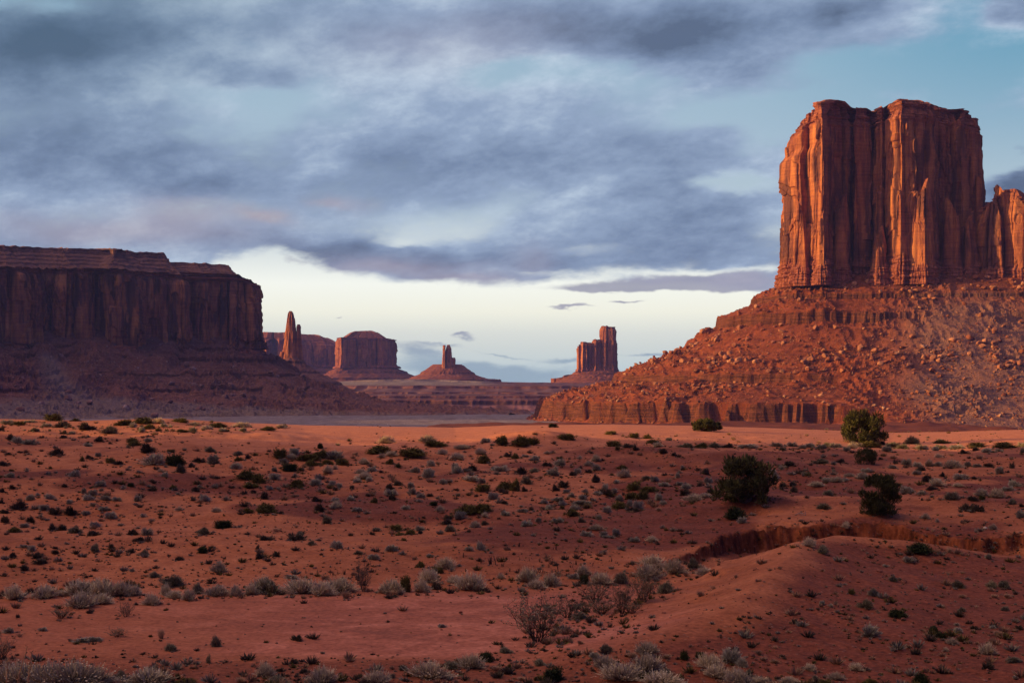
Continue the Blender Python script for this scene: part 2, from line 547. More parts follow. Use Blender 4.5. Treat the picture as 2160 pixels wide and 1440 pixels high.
def build_ground():
    th = np.concatenate([np.linspace(-180, -26, 120)[:-1], np.linspace(-26, 26, 1000), np.linspace(26, 180, 120)[1:-1]])
    th = np.radians(th)
    r = [0.6, 3, 7, 12, 17, 21]
    while r[-1] < 50:
        r.append(r[-1] * 1.0048)
    while r[-1] < 63:
        r.append(r[-1] * 1.0020)
    while r[-1] < 175:
        r.append(r[-1] * 1.0062)
    while r[-1] < 420:
        r.append(r[-1] * 1.02)
    while r[-1] < 2600:
        r.append(r[-1] * 1.012)
    while r[-1] < 6500:
        r.append(r[-1] * 1.12)
    r = np.array(r)
    X = r[:, None] * np.sin(th)[None, :]
    Y = r[:, None] * np.cos(th)[None, :]
    Z = ground_z(X, Y)
    m, n = X.shape
    V = np.stack([X, Y, Z], -1).reshape(-1, 3)
    F4 = grid_faces(m, n, True)
    V = np.vstack([V, [[0, 0, float(ground_z(np.zeros(1), np.zeros(1))[0])]]])
    j = np.arange(n)
    F3 = np.stack([np.full(n, len(V) - 1), j, (j + 1) % n], -1)
    # clockwise seen from above (theta runs from +Y to +X): turn the faces up
    F4 = F4[:, ::-1]
    F3 = F3[:, ::-1]
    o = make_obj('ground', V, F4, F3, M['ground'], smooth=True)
    tag(o, kind='structure')
    X, Y = V[:, 0], V[:, 1]
    px = CX + FPX * X / np.maximum(Y, 20)
    # what the soil is: bare pan, loose dune sand, dark red clay and painted shade, valley gravel
    e = fbm(X / 5, Y / 2.2, seed=81, octv=4)
    pan = sst(Y + e * 3.0, 32.5, 35.0) * sst(Y + e * 2.2, 47.5, 44) * sst(px + e * 120, 1480, 1230)
    pan = np.maximum(pan, sst(Y + e, 33, 36) * sst(Y, 47, 43) * sst(px, 1500, 1300) * 0.6)
    dune = sst(Y + e * 14, 96, 140) * sst(Y, 430, 300) * (0.45 + 0.55 * sst(px, 330, 620))
    clay_shade = sst(fbm(X / 8, Y / 12, seed=85, octv=5), -0.05, 0.25) * sst(Y, 48, 58) * sst(Y, 135, 112)
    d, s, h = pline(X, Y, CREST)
    clay_shade = np.maximum(clay_shade, np.where(s > 0, sst(d + e * .6, 0.2, 1.2), 0) * sst(Y, 53, 50) * sst(X, 0, 3) * 0.9)  # ridge's right side: darker soil, with its shade painted in as well
    clay_shade = np.maximum(clay_shade, np.exp(-(((X - 15) / 9) ** 2 + ((Y - 104) / 9) ** 2) * 1.3) * 0.9)
    clay_shade = np.maximum(clay_shade, sst(X, -60, -40) * sst(Y, 400, 450) * sst(Y, 800, 700) * sst(X, 300, 200))
    valley = sst(Y + e * 30, 300, 430) * (1 - sst(X, -52, -36) * sst(Y, 440, 470) * sst(Y, 760, 660))
    gy = np.zeros(m * n + 1)
    Zr = Z.reshape(m, n)
    gy[:m * n] = (np.gradient(Zr, axis=0) / np.gradient(r)[:, None]).ravel()
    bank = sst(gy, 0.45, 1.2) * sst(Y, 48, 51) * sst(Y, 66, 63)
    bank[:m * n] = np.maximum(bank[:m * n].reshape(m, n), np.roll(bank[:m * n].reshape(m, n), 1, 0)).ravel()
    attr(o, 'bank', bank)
    pan = pan * (0.35 + 0.65 * sst(px + e * 150, 150, 800))
    near_dark = sst(Y + e * 1.2, 35.5, 33.0)  # near strip: darker earth plus a vignette put into the soil colour
    clay_shade = np.maximum(clay_shade, near_dark * 0.8)
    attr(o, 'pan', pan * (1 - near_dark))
    attr(o, 'dune', dune)
    attr(o, 'clay_shade', clay_shade)
    attr(o, 'valley', np.maximum(valley, sst(Y, -100, -200)))
    return o


M = {}


def m_ground(N):
    p = pos(N)
    n_big = N.noise(p, 0.11, 5, 0.6)
    n_mid = N.noise(p, 0.9, 6, 0.62)
    n_fine = N.noise(p, 7.0, 5, 0.65)
    flat = N.vm('MULTIPLY', p, (1.0, 1.5, 1.0))
    n_str = N.noise(flat, 0.55, 8, 0.72, 0.6)
    base = N.ramp(N.m('ADD', N.m('MULTIPLY', n_mid, 0.6), N.m('MULTIPLY', n_big, 0.45)),
                  [(0.30, (0.185, 0.053, 0.023)), (0.5, (0.32, 0.102, 0.042)), (0.72, (0.48, 0.172, 0.076))])
    pan = N.ramp(n_str, [(0.33, (0.235, 0.082, 0.052)), (0.47, (0.34, 0.110, 0.062)), (0.6, (0.46, 0.165, 0.100)), (0.8, (0.52, 0.21, 0.132))])
    dune = N.ramp(n_mid, [(0.3, (0.43, 0.150, 0.072)), (0.7, (0.56, 0.215, 0.108))])
    clay_shade = N.ramp(N.m('ADD', N.m('MULTIPLY', n_mid, 0.5), N.m('MULTIPLY', n_fine, 0.5)),
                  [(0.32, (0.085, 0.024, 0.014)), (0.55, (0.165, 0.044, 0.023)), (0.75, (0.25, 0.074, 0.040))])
    c = N.mix(attribute(N, 'clay_shade'), base, clay_shade)
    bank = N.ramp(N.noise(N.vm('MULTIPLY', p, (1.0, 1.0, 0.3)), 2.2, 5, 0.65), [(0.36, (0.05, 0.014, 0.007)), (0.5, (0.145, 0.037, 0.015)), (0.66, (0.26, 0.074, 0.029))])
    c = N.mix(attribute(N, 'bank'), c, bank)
    c = N.mix(attribute(N, 'dune'), c, dune)
    c = N.mix(attribute(N, 'pan'), c, pan)
    # pebbles and crumbs of litter
    v = N.voro(p, 5.0, out='Distance')
    keep = N.step(N.noise(p, 1.7, 4, 0.6), 0.46, 0.62)
    peb = N.m('MULTIPLY', N.step(v, 0.26, 0.13), keep)
    bare = N.m('SUBTRACT', 1.0, N.m('MAXIMUM', attribute(N, 'dune'), N.m('MULTIPLY', attribute(N, 'pan'), 0.7)))
    pebc = N.mix(N.noise(p, 3.3, 2), (0.07, 0.035, 0.028), (0.42, 0.25, 0.17))
    c = N.mix(N.m('MULTIPLY', N.m('MULTIPLY', peb, bare), 0.75), c, pebc)
    c = N.mix(0.8, c, N.ramp(n_fine, [(0.25, 0.45), (0.5, 1.0), (0.75, 1.5)]), 'MULTIPLY')
    grit = N.m('MULTIPLY', N.step(N.voro(p, 13.0), 0.30, 0.15), N.step(N.noise(p, 2.3, 4, 0.65), 0.45, 0.6))
    c = N.mix(N.m('MULTIPLY', N.m('MULTIPLY', grit, bare), 0.6), c, N.mix(N.noise(p, 9.0, 1), (0.06, 0.03, 0.025), (0.36, 0.17, 0.11)))
    # grey gravel of the valley with white stones
    vs = N.vm('MULTIPLY', p, (0.25, 0.10, 0.25))
    vn_ = N.noise(vs, 0.35, 6, 0.65)
    val = N.ramp(vn_, [(0.3, (0.125, 0.085, 0.080)), (0.5, (0.195, 0.150, 0.140)), (0.7, (0.27, 0.215, 0.20))])
    st = N.step(N.voro(N.vm('MULTIPLY', p, (0.30, 0.10, 0.3)), 1.0), 0.20, 0.10)
    st = N.m('MULTIPLY', st, N.step(N.noise(p, 0.02, 3), 0.40, 0.6))
    val = N.mix(N.m('MULTIPLY', st, 0.85), val, (0.62, 0.58, 0.56))
    c = N.mix(attribute(N, 'valley'), c, val)
    h = N.m('ADD', N.m('ADD', N.m('MULTIPLY', n_fine, 0.5), N.m('MULTIPLY', n_mid, 0.8)), N.m('MULTIPLY', peb, 0.7))
    return c, (h, 0.55, 0.07)


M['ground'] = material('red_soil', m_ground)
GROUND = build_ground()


# ------------------------------------------------------------------ sandstone
def m_cliff(N, warm=1.0, dark=0.45, g=1.0):
    p = pos(N)
    streak = N.noise(N.vm('MULTIPLY', p, (1.0, 1.0, 0.10)), 0.16, 7, 0.62, 0.4)
    patch = N.noise(N.vm('MULTIPLY', p, (1.0, 1.0, 0.45)), 0.045, 6, 0.6, 0.6)
    bed = N.noise(N.vm('MULTIPLY', p, (0.05, 0.05, 1.0)), 0.55, 5, 0.6)
    fine = N.noise(p, 0.9, 6, 0.65)
    t = N.m('ADD', N.m('ADD', N.m('MULTIPLY', streak, 0.45), N.m('MULTIPLY', patch, 0.35)), N.m('MULTIPLY', bed, 0.22))
    c = N.ramp(t, [(0.36, (0.115 * warm, 0.040 * g, 0.030 * g)), (0.47, (0.27 * warm, 0.090 * g, 0.048 * g)), (0.56, (0.44 * warm, 0.160 * g, 0.062 * g)),
                   (0.68, (0.62 * warm, 0.265 * g, 0.088 * g))])
    varnish = N.m('MULTIPLY', N.step(N.noise(N.vm('MULTIPLY', p, (1.0, 1.0, 0.16)), 0.07, 5, 0.55, 0.5), 0.50, 0.60), dark)
    c = N.mix(varnish, c, (0.085, 0.040, 0.038))
    ledge = attribute(N, 'ledge')
    lc = N.ramp(N.noise(N.vm('MULTIPLY', p, (0.15, 0.15, 1.0)), 0.7, 5, 0.65), [(0.35, (0.135, 0.042, 0.030)), (0.5, (0.27, 0.085, 0.050)), (0.66, (0.40, 0.155, 0.095))])
    c = N.mix(ledge, c, lc)
    c = N.mix(0.7, c, N.mix(fine, (0.5, 0.5, 0.5), (1.45, 1.45, 1.45)), 'MULTIPLY')
    h = N.m('ADD', N.m('ADD', N.m('MULTIPLY', fine, 0.8), N.m('MULTIPLY', streak, 1.2)), N.m('MULTIPLY', bed, 0.2))
    return c, (h, 0.8, 1.6)


def m_talus(N, tone=(1, 1, 1), speck=0.6, sp_scale=0.42):
    p = pos(N)
    big = N.noise(p, 0.03, 5, 0.6)
    mid = N.noise(p, 0.16, 6, 0.65)
    fine = N.noise(p, 0.9, 5, 0.68)
    bed = N.noise(N.vm('MULTIPLY', p, (0.03, 0.03, 1.0)), 0.42, 4, 0.6)
    t = N.m('ADD', N.m('ADD', N.m('MULTIPLY', mid, 0.4), N.m('MULTIPLY', fine, 0.25)), N.m('ADD', N.m('MULTIPLY', bed, 0.2), N.m('MULTIPLY', big, 0.2)))
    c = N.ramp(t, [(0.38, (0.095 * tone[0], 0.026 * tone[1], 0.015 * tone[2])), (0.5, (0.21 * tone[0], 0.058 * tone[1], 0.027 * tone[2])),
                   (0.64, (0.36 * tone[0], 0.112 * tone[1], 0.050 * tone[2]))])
    v1 = N.voro(p, sp_scale)
    v2 = N.voro(p, sp_scale * 2.3)
    keep = N.step(N.noise(p, 0.05, 4, 0.6), 0.40, 0.62)
    st = N.m('MULTIPLY', N.m('MAXIMUM', N.step(v1, 0.30, 0.18), N.m('MULTIPLY', N.step(v2, 0.28, 0.15), 0.7)), keep)
    sc = N.mix(N.noise(p, 0.5, 2), (0.24 * tone[0], 0.095, 0.055), (0.56, 0.36, 0.25))
    c = N.mix(N.m('MULTIPLY', st, speck), c, sc)
    cl = attribute(N, 'ledge')
    strata = N.noise(N.vm('MULTIPLY', p, (0.04, 0.04, 1.0)), 1.15, 4, 0.65)
    lc = N.ramp(N.m('ADD', N.m('MULTIPLY', strata, 0.65), N.m('MULTIPLY', fine, 0.35)), [(0.38, (0.050 * tone[0], 0.014, 0.010)), (0.52, (0.15 * tone[0], 0.040, 0.021)), (0.66, (0.27 * tone[0], 0.078, 0.038))])
    c = N.mix(cl, c, lc)  # ledge bands: dark red rock, darkened further to stand in for their shade
    gr = attribute(N, 'gravel')
    gc = N.ramp(fine, [(0.3, (0.115, 0.072, 0.062)), (0.7, (0.28, 0.195, 0.165))])
    c = N.mix(gr, c, gc)
    h = N.m('ADD', N.m('ADD', N.m('MULTIPLY', fine, 0.6), N.m('MULTIPLY', mid, 0.6)), N.m('MULTIPLY', st, 1.0))
    return c, (h, 0.9, 1.5)


M['cliff'] = material('orange_sandstone', lambda N: m_cliff(N, 1.0, 0.72))
M['cliff_shade'] = material('varnished_shade_sandstone', lambda N: m_cliff(N, 0.95, 0.8, 1.05))  # desert varnish, with the mesa wall's shade also put into the colour
M['cliff_far'] = material('rose_sandstone', lambda N: m_cliff(N, 1.0, 0.25))
M['talus'] = material('red_talus', lambda N: m_talus(N, (0.80, 0.72, 0.66), 0.42))
M['talus_shade'] = material('purple_shade_talus', lambda N: m_talus(N, (0.74, 1.05, 1.6), 0.8, 0.35))  # mesa and spire debris, purple cast of their shade put into the colour
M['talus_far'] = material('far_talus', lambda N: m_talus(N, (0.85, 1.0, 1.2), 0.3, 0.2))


def m_boulder(N):
    p = pos(N)
    f = N.noise(p, 1.2, 5, 0.6)
    r = rnd(N)
    a = N.mix(r, (0.24, 0.075, 0.038), (0.46, 0.22, 0.12))
    c = N.mix(N.step(f, 0.35, 0.62), N.mix(0.5, a, (0.15, 0.05, 0.03)), a)
    return c, (f, 0.6, 0.5)


def m_rubble(N):
    p = pos(N)
    c = N.ramp(N.noise(p, 0.13, 3, 0.7), [(0.32, (0.11, 0.032, 0.017)), (0.5, (0.22, 0.074, 0.038)), (0.62, (0.36, 0.170, 0.095)), (0.75, (0.54, 0.36, 0.24))])
    return c, (N.noise(p, 1.5, 4), 0.5, 0.4)


M['boulder'] = material('boulder_stone', m_boulder)
M['rubble'] = material('rubble_stone', m_rubble)
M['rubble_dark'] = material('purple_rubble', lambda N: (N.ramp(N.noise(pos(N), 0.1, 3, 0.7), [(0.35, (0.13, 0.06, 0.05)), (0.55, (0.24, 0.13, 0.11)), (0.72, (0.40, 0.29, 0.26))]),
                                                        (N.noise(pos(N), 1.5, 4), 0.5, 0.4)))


def resample(pts, ds_list):
    """closed outline -> points; ds_list gives the spacing on each side"""
    P = []
    k = len(pts)
    for i in range(k):
        a, b = np.array(pts[i][:2], float), np.array(pts[(i + 1) % k][:2], float)
        L = np.hypot(*(b - a))
        n = max(1, int(round(L / ds_list[i])))
        for q in range(n):
            P.append(a + (b - a) * q / n)
    return np.array(P)


def smooth_closed(A, w):
    if w < 1:
        return A
    k = np.exp(-0.5 * (np.arange(-3 * w, 3 * w + 1) / w) ** 2)
    k /= k.sum()
    n = len(A)
    idx = (np.arange(n)[:, None] + np.arange(-3 * w, 3 * w + 1)[None, :]) % n
    return np.tensordot(A[idx], k, axes=([1], [0])) if A.ndim == 1 else np.einsum('nkc,k->nc', A[idx], k)


def normals_closed(P, w):
    T = np.roll(P, -1, 0) - np.roll(P, 1, 0)
    T /= np.hypot(T[:, 0], T[:, 1])[:, None] + 1e-9
    T = smooth_closed(T, w)
    T /= np.hypot(T[:, 0], T[:, 1])[:, None] + 1e-9
    return np.stack([T[:, 1], -T[:, 0]], -1)     # outward for a counter-clockwise outline


def blocky(s, z, seed, w, h, lean=0.0):
    """columns of width w split into blocks of height h: random set-back, roundness across, distance to the joint"""
    u = s / w + 0.42 * vn(s / (2.3 * w), z / (6 * h), seed=seed) + lean * vn(z / (3 * h), s / (9 * w), seed=seed + 1)
    i = np.floor(u)
    f = u - i
    zz = z / h + _hash(i, i * 0, i * 0, seed + 2) * 9 + 0.35 * vn(s / w * 1.3, z / h * 0.5, seed=seed + 5)
    j = np.floor(zz)
    off = _hash(i, j, i * 0, seed + 3) * 2 - 1
    off0 = _hash(i, i * 0, i * 0, seed + 4) * 2 - 1
    joint = np.minimum(f, 1 - f) * w
    g = zz - j
    bedj = np.minimum(g, 1 - g) * h
    tilt = (_hash(i, j, i * 0, seed + 6) - 0.5 + _hash(i, i * 0, i * 0, seed + 8) - 0.5) * (2 * f - 1)
    rnd_ = 0.35 * np.sqrt(np.clip(1 - (2 * f - 1) ** 2, 0, 1)) + 1.5 * tilt
    return off0, off, rnd_, joint, bedj


def cliff(name, pts, ds, zb, ztop, parent, mat, seed=1, dz=1.0, amp=1.0, inset=None, skirt=0.12, cap=0.06, size=1.0, nrm_w=4, top_rise=None, spread=None):
    """a wall of jointed sandstone round a closed outline (counter-clockwise), with a lid"""
    P = resample(pts, ds)
    Nn = normals_closed(P, nrm_w)
    seg = np.hypot(*(np.roll(P, -1, 0) - P).T)
    s = np.concatenate([[0], np.cumsum(seg)[:-1]])
    zt = ztop(P[:, 0], P[:, 1]) if callable(ztop) else np.full(len(P), float(ztop))
    H = zt.max() - zb
    m = max(8, int(H / dz))
    t = np.linspace(0, 1, m)[:, None]
    S = np.broadcast_to(s[None, :], (m, len(P)))
    Z = zb + (zt[None, :] - zb) * t
    h = Z - zb
    k = size
    o0a, oa, ra, ja, ba = blocky(S, h, seed, 27 * k, 75 * k, 0.2)
    o0b, ob, rb, jb, bb = blocky(S, h, seed + 20, 11 * k, 40 * k, 0.35)
    o0c, oc, rc, jc, bc = blocky(S, h, seed + 40, 4.4 * k, 17 * k, 0.3)
    calm = sst(fbm(S / (30 * k), h / (45 * k), seed=seed + 60, octv=2), -0.15, 0.35)
    D = k * amp * (2.4 * o0a + 1.2 * oa + 2.6 * ra + (1.0 * o0b + 1.6 * ob + 2.3 * rb) * (0.35 + 0.65 * calm) + (0.40 * oc + 0.55 * rc) * (0.12 + 0.88 * calm ** 2))
    D = D - k * amp * (6.0 * np.exp(-(ja / (1.1 * k)) ** 2) * sst(vn(S / (30 * k), h / (90 * k), seed=seed + 7), -0.6, 0.2)
                       + 2.4 * np.exp(-(jb / (0.6 * k)) ** 2) * (0.2 + 0.8 * calm) + 0.5 * np.exp(-(jc / (0.45 * k)) ** 2) * calm)
    D = D - k * amp * 0.7 * np.exp(-(bb / (0.5 * k)) ** 2) * calm
    D = D + k * amp * (0.9 * fbm(S / (9 * k), h / (16 * k), seed=seed + 80, octv=3) + 0.5 * calm * vn(S / (1.7 * k), h / (2.6 * k), seed=seed + 84))
    sl = fbm(S / (15 * k), h / (36 * k), seed=seed + 86, octv=2)
    D = D + k * amp * (1.3 * sst(sl, 0.12, 0.15) - 1.3 * sst(-sl, 0.20, 0.23))
    # thin-bedded foot, standing a little proud, and the bedded rim
    T = np.broadcast_to(t, S.shape)
    foot = sst(T, skirt, skirt * 0.72) if skirt > 0 else np.zeros_like(T)
    rim = sst(T, 1 - cap, 1 - cap * 0.6) if cap > 0 else np.zeros_like(T)
    lay = 1.4 * vn(h / (2.1 * k), S / (60 * k), seed=seed + 90) + 0.6 * vn(h / (0.9 * k), S / (30 * k), seed=seed + 91)
    o0d, od, rd, jd, bd = blocky(S, h, seed + 95, 2.8 * k, 6 * k, 0.1)
    D = D * (1 - 0.55 * foot) + foot * k * (2.2 + 1.0 * lay + 0.9 * o0d + 0.6 * od + 0.6 * rd - 1.2 * np.exp(-(jd / (0.5 * k)) ** 2) + 2.5 * (sst(T, skirt, 0) if skirt > 0 else 0))
    D = D * (1 - 0.4 * rim) + rim * k * (1.5 * lay + 0.8 * od)
    if inset is not None:
        D = D - inset(T, P[:, 0][None, :], P[:, 1][None, :])
    if spread is not None:
        c = P.mean(0)
        f = spread(t)
        bx = c[0] + (P[None, :, 0] - c[0]) * f
        by = c[1] + (P[None, :, 1] - c[1]) * f
    else:
        bx, by = P[None, :, 0], P[None, :, 1]
    X = bx + Nn[None, :, 0] * D
    Y = by + Nn[None, :, 1] * D
    V = [np.stack([X, Y, np.broadcast_to(Z, X.shape)], -1)]
    # lid
    xe, ye, ze = X[-1], Y[-1], Z[-1]
    cx_, cy_ = xe.mean(), ye.mean()
    rows = []
    for f in (0.02, 0.06, 0.12, 0.2, 0.32, 0.46, 0.62, 0.8, 0.95):
        xx, yy = xe + (cx_ - xe) * f, ye + (cy_ - ye) * f
        zz = ze * (1 - f ** 2) + ze.mean() * f ** 2 + k * 0.8 * fbm(xx / (9 * k), yy / (9 * k), seed=seed + 70, octv=3) * min(1, f * 9)
        if top_rise is not None:
            zz = zz + top_rise(f, xx, yy)
        rows.append(np.stack([xx, yy, zz], -1))
    V.append(np.array(rows))
    V = np.vstack(V)
    mm, n = V.shape[:2]
    ob = make_obj(name, V.reshape(-1, 3), grid_faces(mm, n, True), None, mat, parent)
    led = np.vstack([np.maximum(foot, rim * 0.8), np.full((len(rows), n), 0.7)])
    attr(ob, 'ledge', led)
    return ob


def talus(name, pts, ds, prof, parent, mat, seed=1, rs=None, smooth=10, gully=5.0, zcut=None, flute=2.5, gravel=None, ease=None, ledge_flute=7.0, lump=0.8, deep_r=9e3):
    """debris apron round a convex outline; prof = [(r, z)], steep steps in it become ledges"""
    P = smooth_closed(resample(pts, ds), smooth)
    Nn = normals_closed(P, smooth * 2)
    seg = np.hypot(*(np.roll(P, -1, 0) - P).T)
    s = np.concatenate([[0], np.cumsum(seg)[:-1]])
    R = np.asarray(rs, float)[:, None]
    S = s[None, :]
    X = P[None, :, 0] + Nn[None, :, 0] * R
    Y = P[None, :, 1] + Nn[None, :, 1] * R
    RR = np.broadcast_to(R, X.shape)
    grow = sst(RR, 2, 60)
    g = ridged(X / 60, Y / 60, seed=seed, octv=4) * 0.8 + ridged((S + 16 * vn(RR / 40, S / 60, seed=seed + 3)) / 34, RR / 110, seed=seed + 1, octv=3) * 0.6 * sst(fbm(X / 70, Y / 70, seed=seed + 5, octv=2), -0.3, 0.2)
    o0, oo, ro, jo, bo = blocky(np.broadcast_to(S, X.shape), RR * 0.3, seed + 11, ledge_flute, 30, 0.1)
    o1, oo1, ro1, jo1, bo1 = blocky(np.broadcast_to(S, X.shape), RR * 0.3, seed + 13, ledge_flute * 0.4, 20, 0.1)
    pr = np.array(prof, float)
    re0 = RR - gully * g * grow + 5.0 * fbm(S / 75 + RR * 0, RR / 300, seed=seed + 19, octv=3) * grow
    steep = (np.interp(re0 - 4, pr[:, 0], pr[:, 1]) - np.interp(re0 + 4, pr[:, 0], pr[:, 1])) / 8
    near_ledge = sst(steep, 0.62, 0.95)
    near_ledge = near_ledge * (0.45 + 0.55 * sst(fbm(S / 30 + RR * 0, RR / 60, seed=seed + 21, octv=3), -0.35, 0.25))
    wS = S + 3.0 * vn(S / 11 + RR * 0, RR / 40, seed=seed + 23) + RR * 0
    fl = 1.7 * fbm(wS / 13, RR / 90, seed=seed + 24, octv=5, gain=0.62) + 0.9 * ridged(wS / 6.3, RR / 90, seed=seed + 25, octv=3) + 1.2 * fbm(X / 11, Y / 11, seed=seed + 17, octv=3) + 0.35 * o1
    re = re0 - near_ledge * flute * (1 + 1.9 * sst(RR, deep_r - 15, deep_r)) * fl
    Z = np.interp(re, pr[:, 0], pr[:, 1])
    slope = (np.interp(re - 0.6, pr[:, 0], pr[:, 1]) - np.interp(re + 0.6, pr[:, 0], pr[:, 1])) / 1.2
    led = sst(slope, 1.0, 1.6)
    if ease is not None:          # places where fallen debris buries the ledges
        w, prof2 = ease(X, Y, RR)
        p2 = np.array(prof2, float)
        z2 = np.interp(RR - gully * 0.9 * g * grow, p2[:, 0], p2[:, 1])
        Z = Z * (1 - w) + z2 * w
        led = led * (1 - sst(w, 0.3, 0.8))
    lumpy = fbm(X / 15, Y / 15, seed=seed + 31, octv=3) * 2.0 + ridged(X / 6.5, Y / 6.5, seed=seed + 33, octv=4) * 1.7
    lumpy = lumpy * (0.45 + 1.2 * sst(fbm(X / 34, Y / 34, seed=seed + 37, octv=3), -0.25, 0.3))
    Z = Z + lump * lumpy * sst(RR, -2, 14) * (1 - 0.6 * led)
    V = np.stack([X, Y, Z], -1)
    m, n = Z.shape
    o = make_obj(name, V.reshape(-1, 3), grid_faces(m, n, True)[:, ::-1], None, mat, parent)
    attr(o, 'ledge', led)
    attr(o, 'gravel', gravel(X, Y, Z) if gravel else np.zeros_like(Z))
    return o, V, led


def radii(spec):
    out = [spec[0][0]]
    for a, b, d in spec:
        n = max(1, int(round((b - a) / d)))
        out += list(a + (b - a) * (np.arange(n) + 1) / n)
    return np.array(out)


def w3(px, py, Y):
    return ((px - CX) / FPX * Y, Y, (HY - py) / FPX * Y)


def wx(px, Y):
    return (px - CX) / FPX * Y


def wz(py, Y):
    return (HY - py) / FPX * Y


# ------------------------------------------------------------------ the tall butte on the right
def build_near_butte():
    b = empty('butte', (400, 1390, 92))
    tag(b, 'tall flat-topped orange sandstone butte standing on a broad red debris cone', 'butte', kind='thing')
    Y0 = 1300.0
    X = lambda px: wx(px, Y0)
    Q = lambda px, y: (wx(px, y), y)
    front = [Q(1657, 1338), Q(1661, 1322), Q(1690, 1308), Q(1714, 1297), Q(1734, 1281), Q(1742, 1299), Q(1768, 1309), Q(1794, 1312),
             Q(1799, 1324), Q(1804, 1310), Q(1830, 1315), Q(1838, 1330), Q(1844, 1318), Q(1860, 1303), Q(1866, 1322), Q(1871, 1298),
             Q(1900, 1274), Q(1935, 1278), Q(1966, 1284), Q(1973, 1308), Q(2018, 1314), Q(2022, 1322), Q(2027, 1308), Q(2066, 1316)]
    back = [Q(2064, 1345), Q(2050, 1400), (440, 1470), (380, 1500), (312, 1490), Q(1676, 1440), Q(1664, 1385)]
    pts = front + back
    ds = [0.62] * len(front) + [2.5] * (len(back) - 2) + [1.0, 0.7]
    tops = ([1600, 1643, 1660, 1690, 1715, 1795, 1800, 1860, 1890, 1960, 2000, 2050, 2064, 2075, 2200], [300, 268, 252, 232, 219, 220, 222, 222, 219, 219, 222, 227, 236, 262, 280])

    def ztop(x, y):
        px = CX + FPX * x / y
        return wz(np.interp(px, *tops), Y0) + (y - 1300) * 0.03

    def inset(T, x, y):
        px = CX + FPX * x / y
        leftish = sst(px, 1780, 1650)
        return leftish * (5.5 * sst(T, 0.74, 0.80) + 7 * sst(T, 0.84, 1.0)) + sst(T, 0.90, 0.97) * 2.5 + 1.5 * T - 1.5 * leftish

    cliff('cliff', pts, ds, 90.0, ztop, b, M['cliff'], seed=5, dz=0.62, amp=1.05, inset=inset, skirt=0.185, cap=0.13, nrm_w=7,
          top_rise=lambda f, x, y: 3.8 * sst(f, 0.05, 0.16) * (sst(CX + FPX * x / Y0, 1700, 1716) * sst(CX + FPX * x / Y0, 1799, 1786)
                                                               + sst(CX + FPX * x / Y0, 1870, 1895) * sst(CX + FPX * x / Y0, 2010, 1985)))

    # pillars and blocks standing against the face
    def pillar(name, pl, zb, zt, seed, amp=0.6, size=0.6, cap=0.0, spread=None, ds_=0.7, mat=None):
        r_ = random.Random(seed)
        sx, c0 = r_.choice((-1, 1)) * r_.uniform(0.7, 1.3), sum(q[0] for q in pl) / len(pl)
        top = lambda x, y: zt - 4 + sx * (x - c0) - 3.5 * np.abs(vn(x / 4.0, y / 4.0, seed=seed))
        return cliff(name, pl, [ds_] * len(pl), zb, top, b, mat or M['cliff'], seed=seed, dz=ds_, amp=amp, size=size, skirt=22.0 / (zt - zb) if zb < 100 else 0.0, cap=cap, nrm_w=2, spread=spread)

    def ring(px0, px1, y0, depth, n=7):
        cx_, rx = X((px0 + px1) / 2), (X(px1) - X(px0)) / 2
        r = random.Random(int(px0 * 7))
        return [(cx_ + rx * math.cos(a) * r.uniform(0.8, 1.15), y0 + depth * math.sin(a) * r.uniform(0.7, 1.1)) for a in (np.linspace(0, 2 * pi, n, endpoint=False) + r.uniform(0, 0.8))]

    taper = lambda a, e: (lambda t: 1 - (1 - a) * np.clip(t, 0, 1) ** e)
    pillar('pillar', ring(1826, 1870, 1293, 13), 90, wz(488, Y0), 71, spread=taper(0.35, 1.6))
    pillar('pillar', ring(1978, 2028, 1293, 13), 90, wz(432, Y0), 72, spread=taper(0.55, 1.5))
    pillar('pillar', ring(2012, 2068, 1298, 15), 90, wz(455, Y0), 73, spread=taper(0.5, 1.3))
    pillar('pillar', ring(1672, 1706, 1299, 10), 90, wz(432, Y0), 74, spread=taper(0.25, 2))
    pillar('pillar', ring(1710, 1738, 1284, 8), 90, wz(450, Y0), 75, spread=taper(0.3, 1.2))
    pillar('pillar', ring(1750, 1792, 1299, 8), 90, wz(418, Y0), 76, spread=taper(0.5, 1.3))
    pillar('pillar', ring(1902, 1960, 1277, 9), 90, wz(395, Y0), 77, spread=taper(0.5, 1.5))
    # the lower shoulder on the right
    sh = [(X(2055), 1300), (X(2064), 1286), (X(2090), 1277), (X(2098), 1290), (X(2122), 1276), (X(2150), 1267), (X(2160), 1278), (X(2195), 1262), (X(2250), 1268),
          (560, 1330), (540, 1410), (450, 1420), (436, 1340)]
    st = ([2050, 2062, 2085, 2092, 2104, 2118, 2134, 2148, 2160, 2200, 2300], [452, 436, 418, 420, 403, 404, 430, 436, 440, 452, 520])
    cliff('shoulder', sh, [0.66] * 9 + [3] * 4, 88, lambda x, y: wz(np.interp(CX + FPX * x / Y0, *st), Y0), b, M['cliff'], seed=33, dz=0.66, amp=0.8,
          skirt=0.24, cap=0.05, size=0.85, nrm_w=6, inset=lambda T, x, y: 5 * sst(T, 0.7, 1.0))
    pillar('pillar', ring(2070, 2090, 1318, 10), 140, wz(364, Y0), 78, amp=0.4, size=0.4)
    pillar('pillar', ring(2094, 2126, 1292, 10), 140, wz(398, Y0), 79, amp=0.5, size=0.4)

    # debris cone with its ledges
    base = [(X(1643) - 4, 1322), (X(1760), 1292), (X(1950), 1276), (X(2200), 1262), (575, 1330), (565, 1450), (440, 1520), (300, 1510), (248, 1440)]
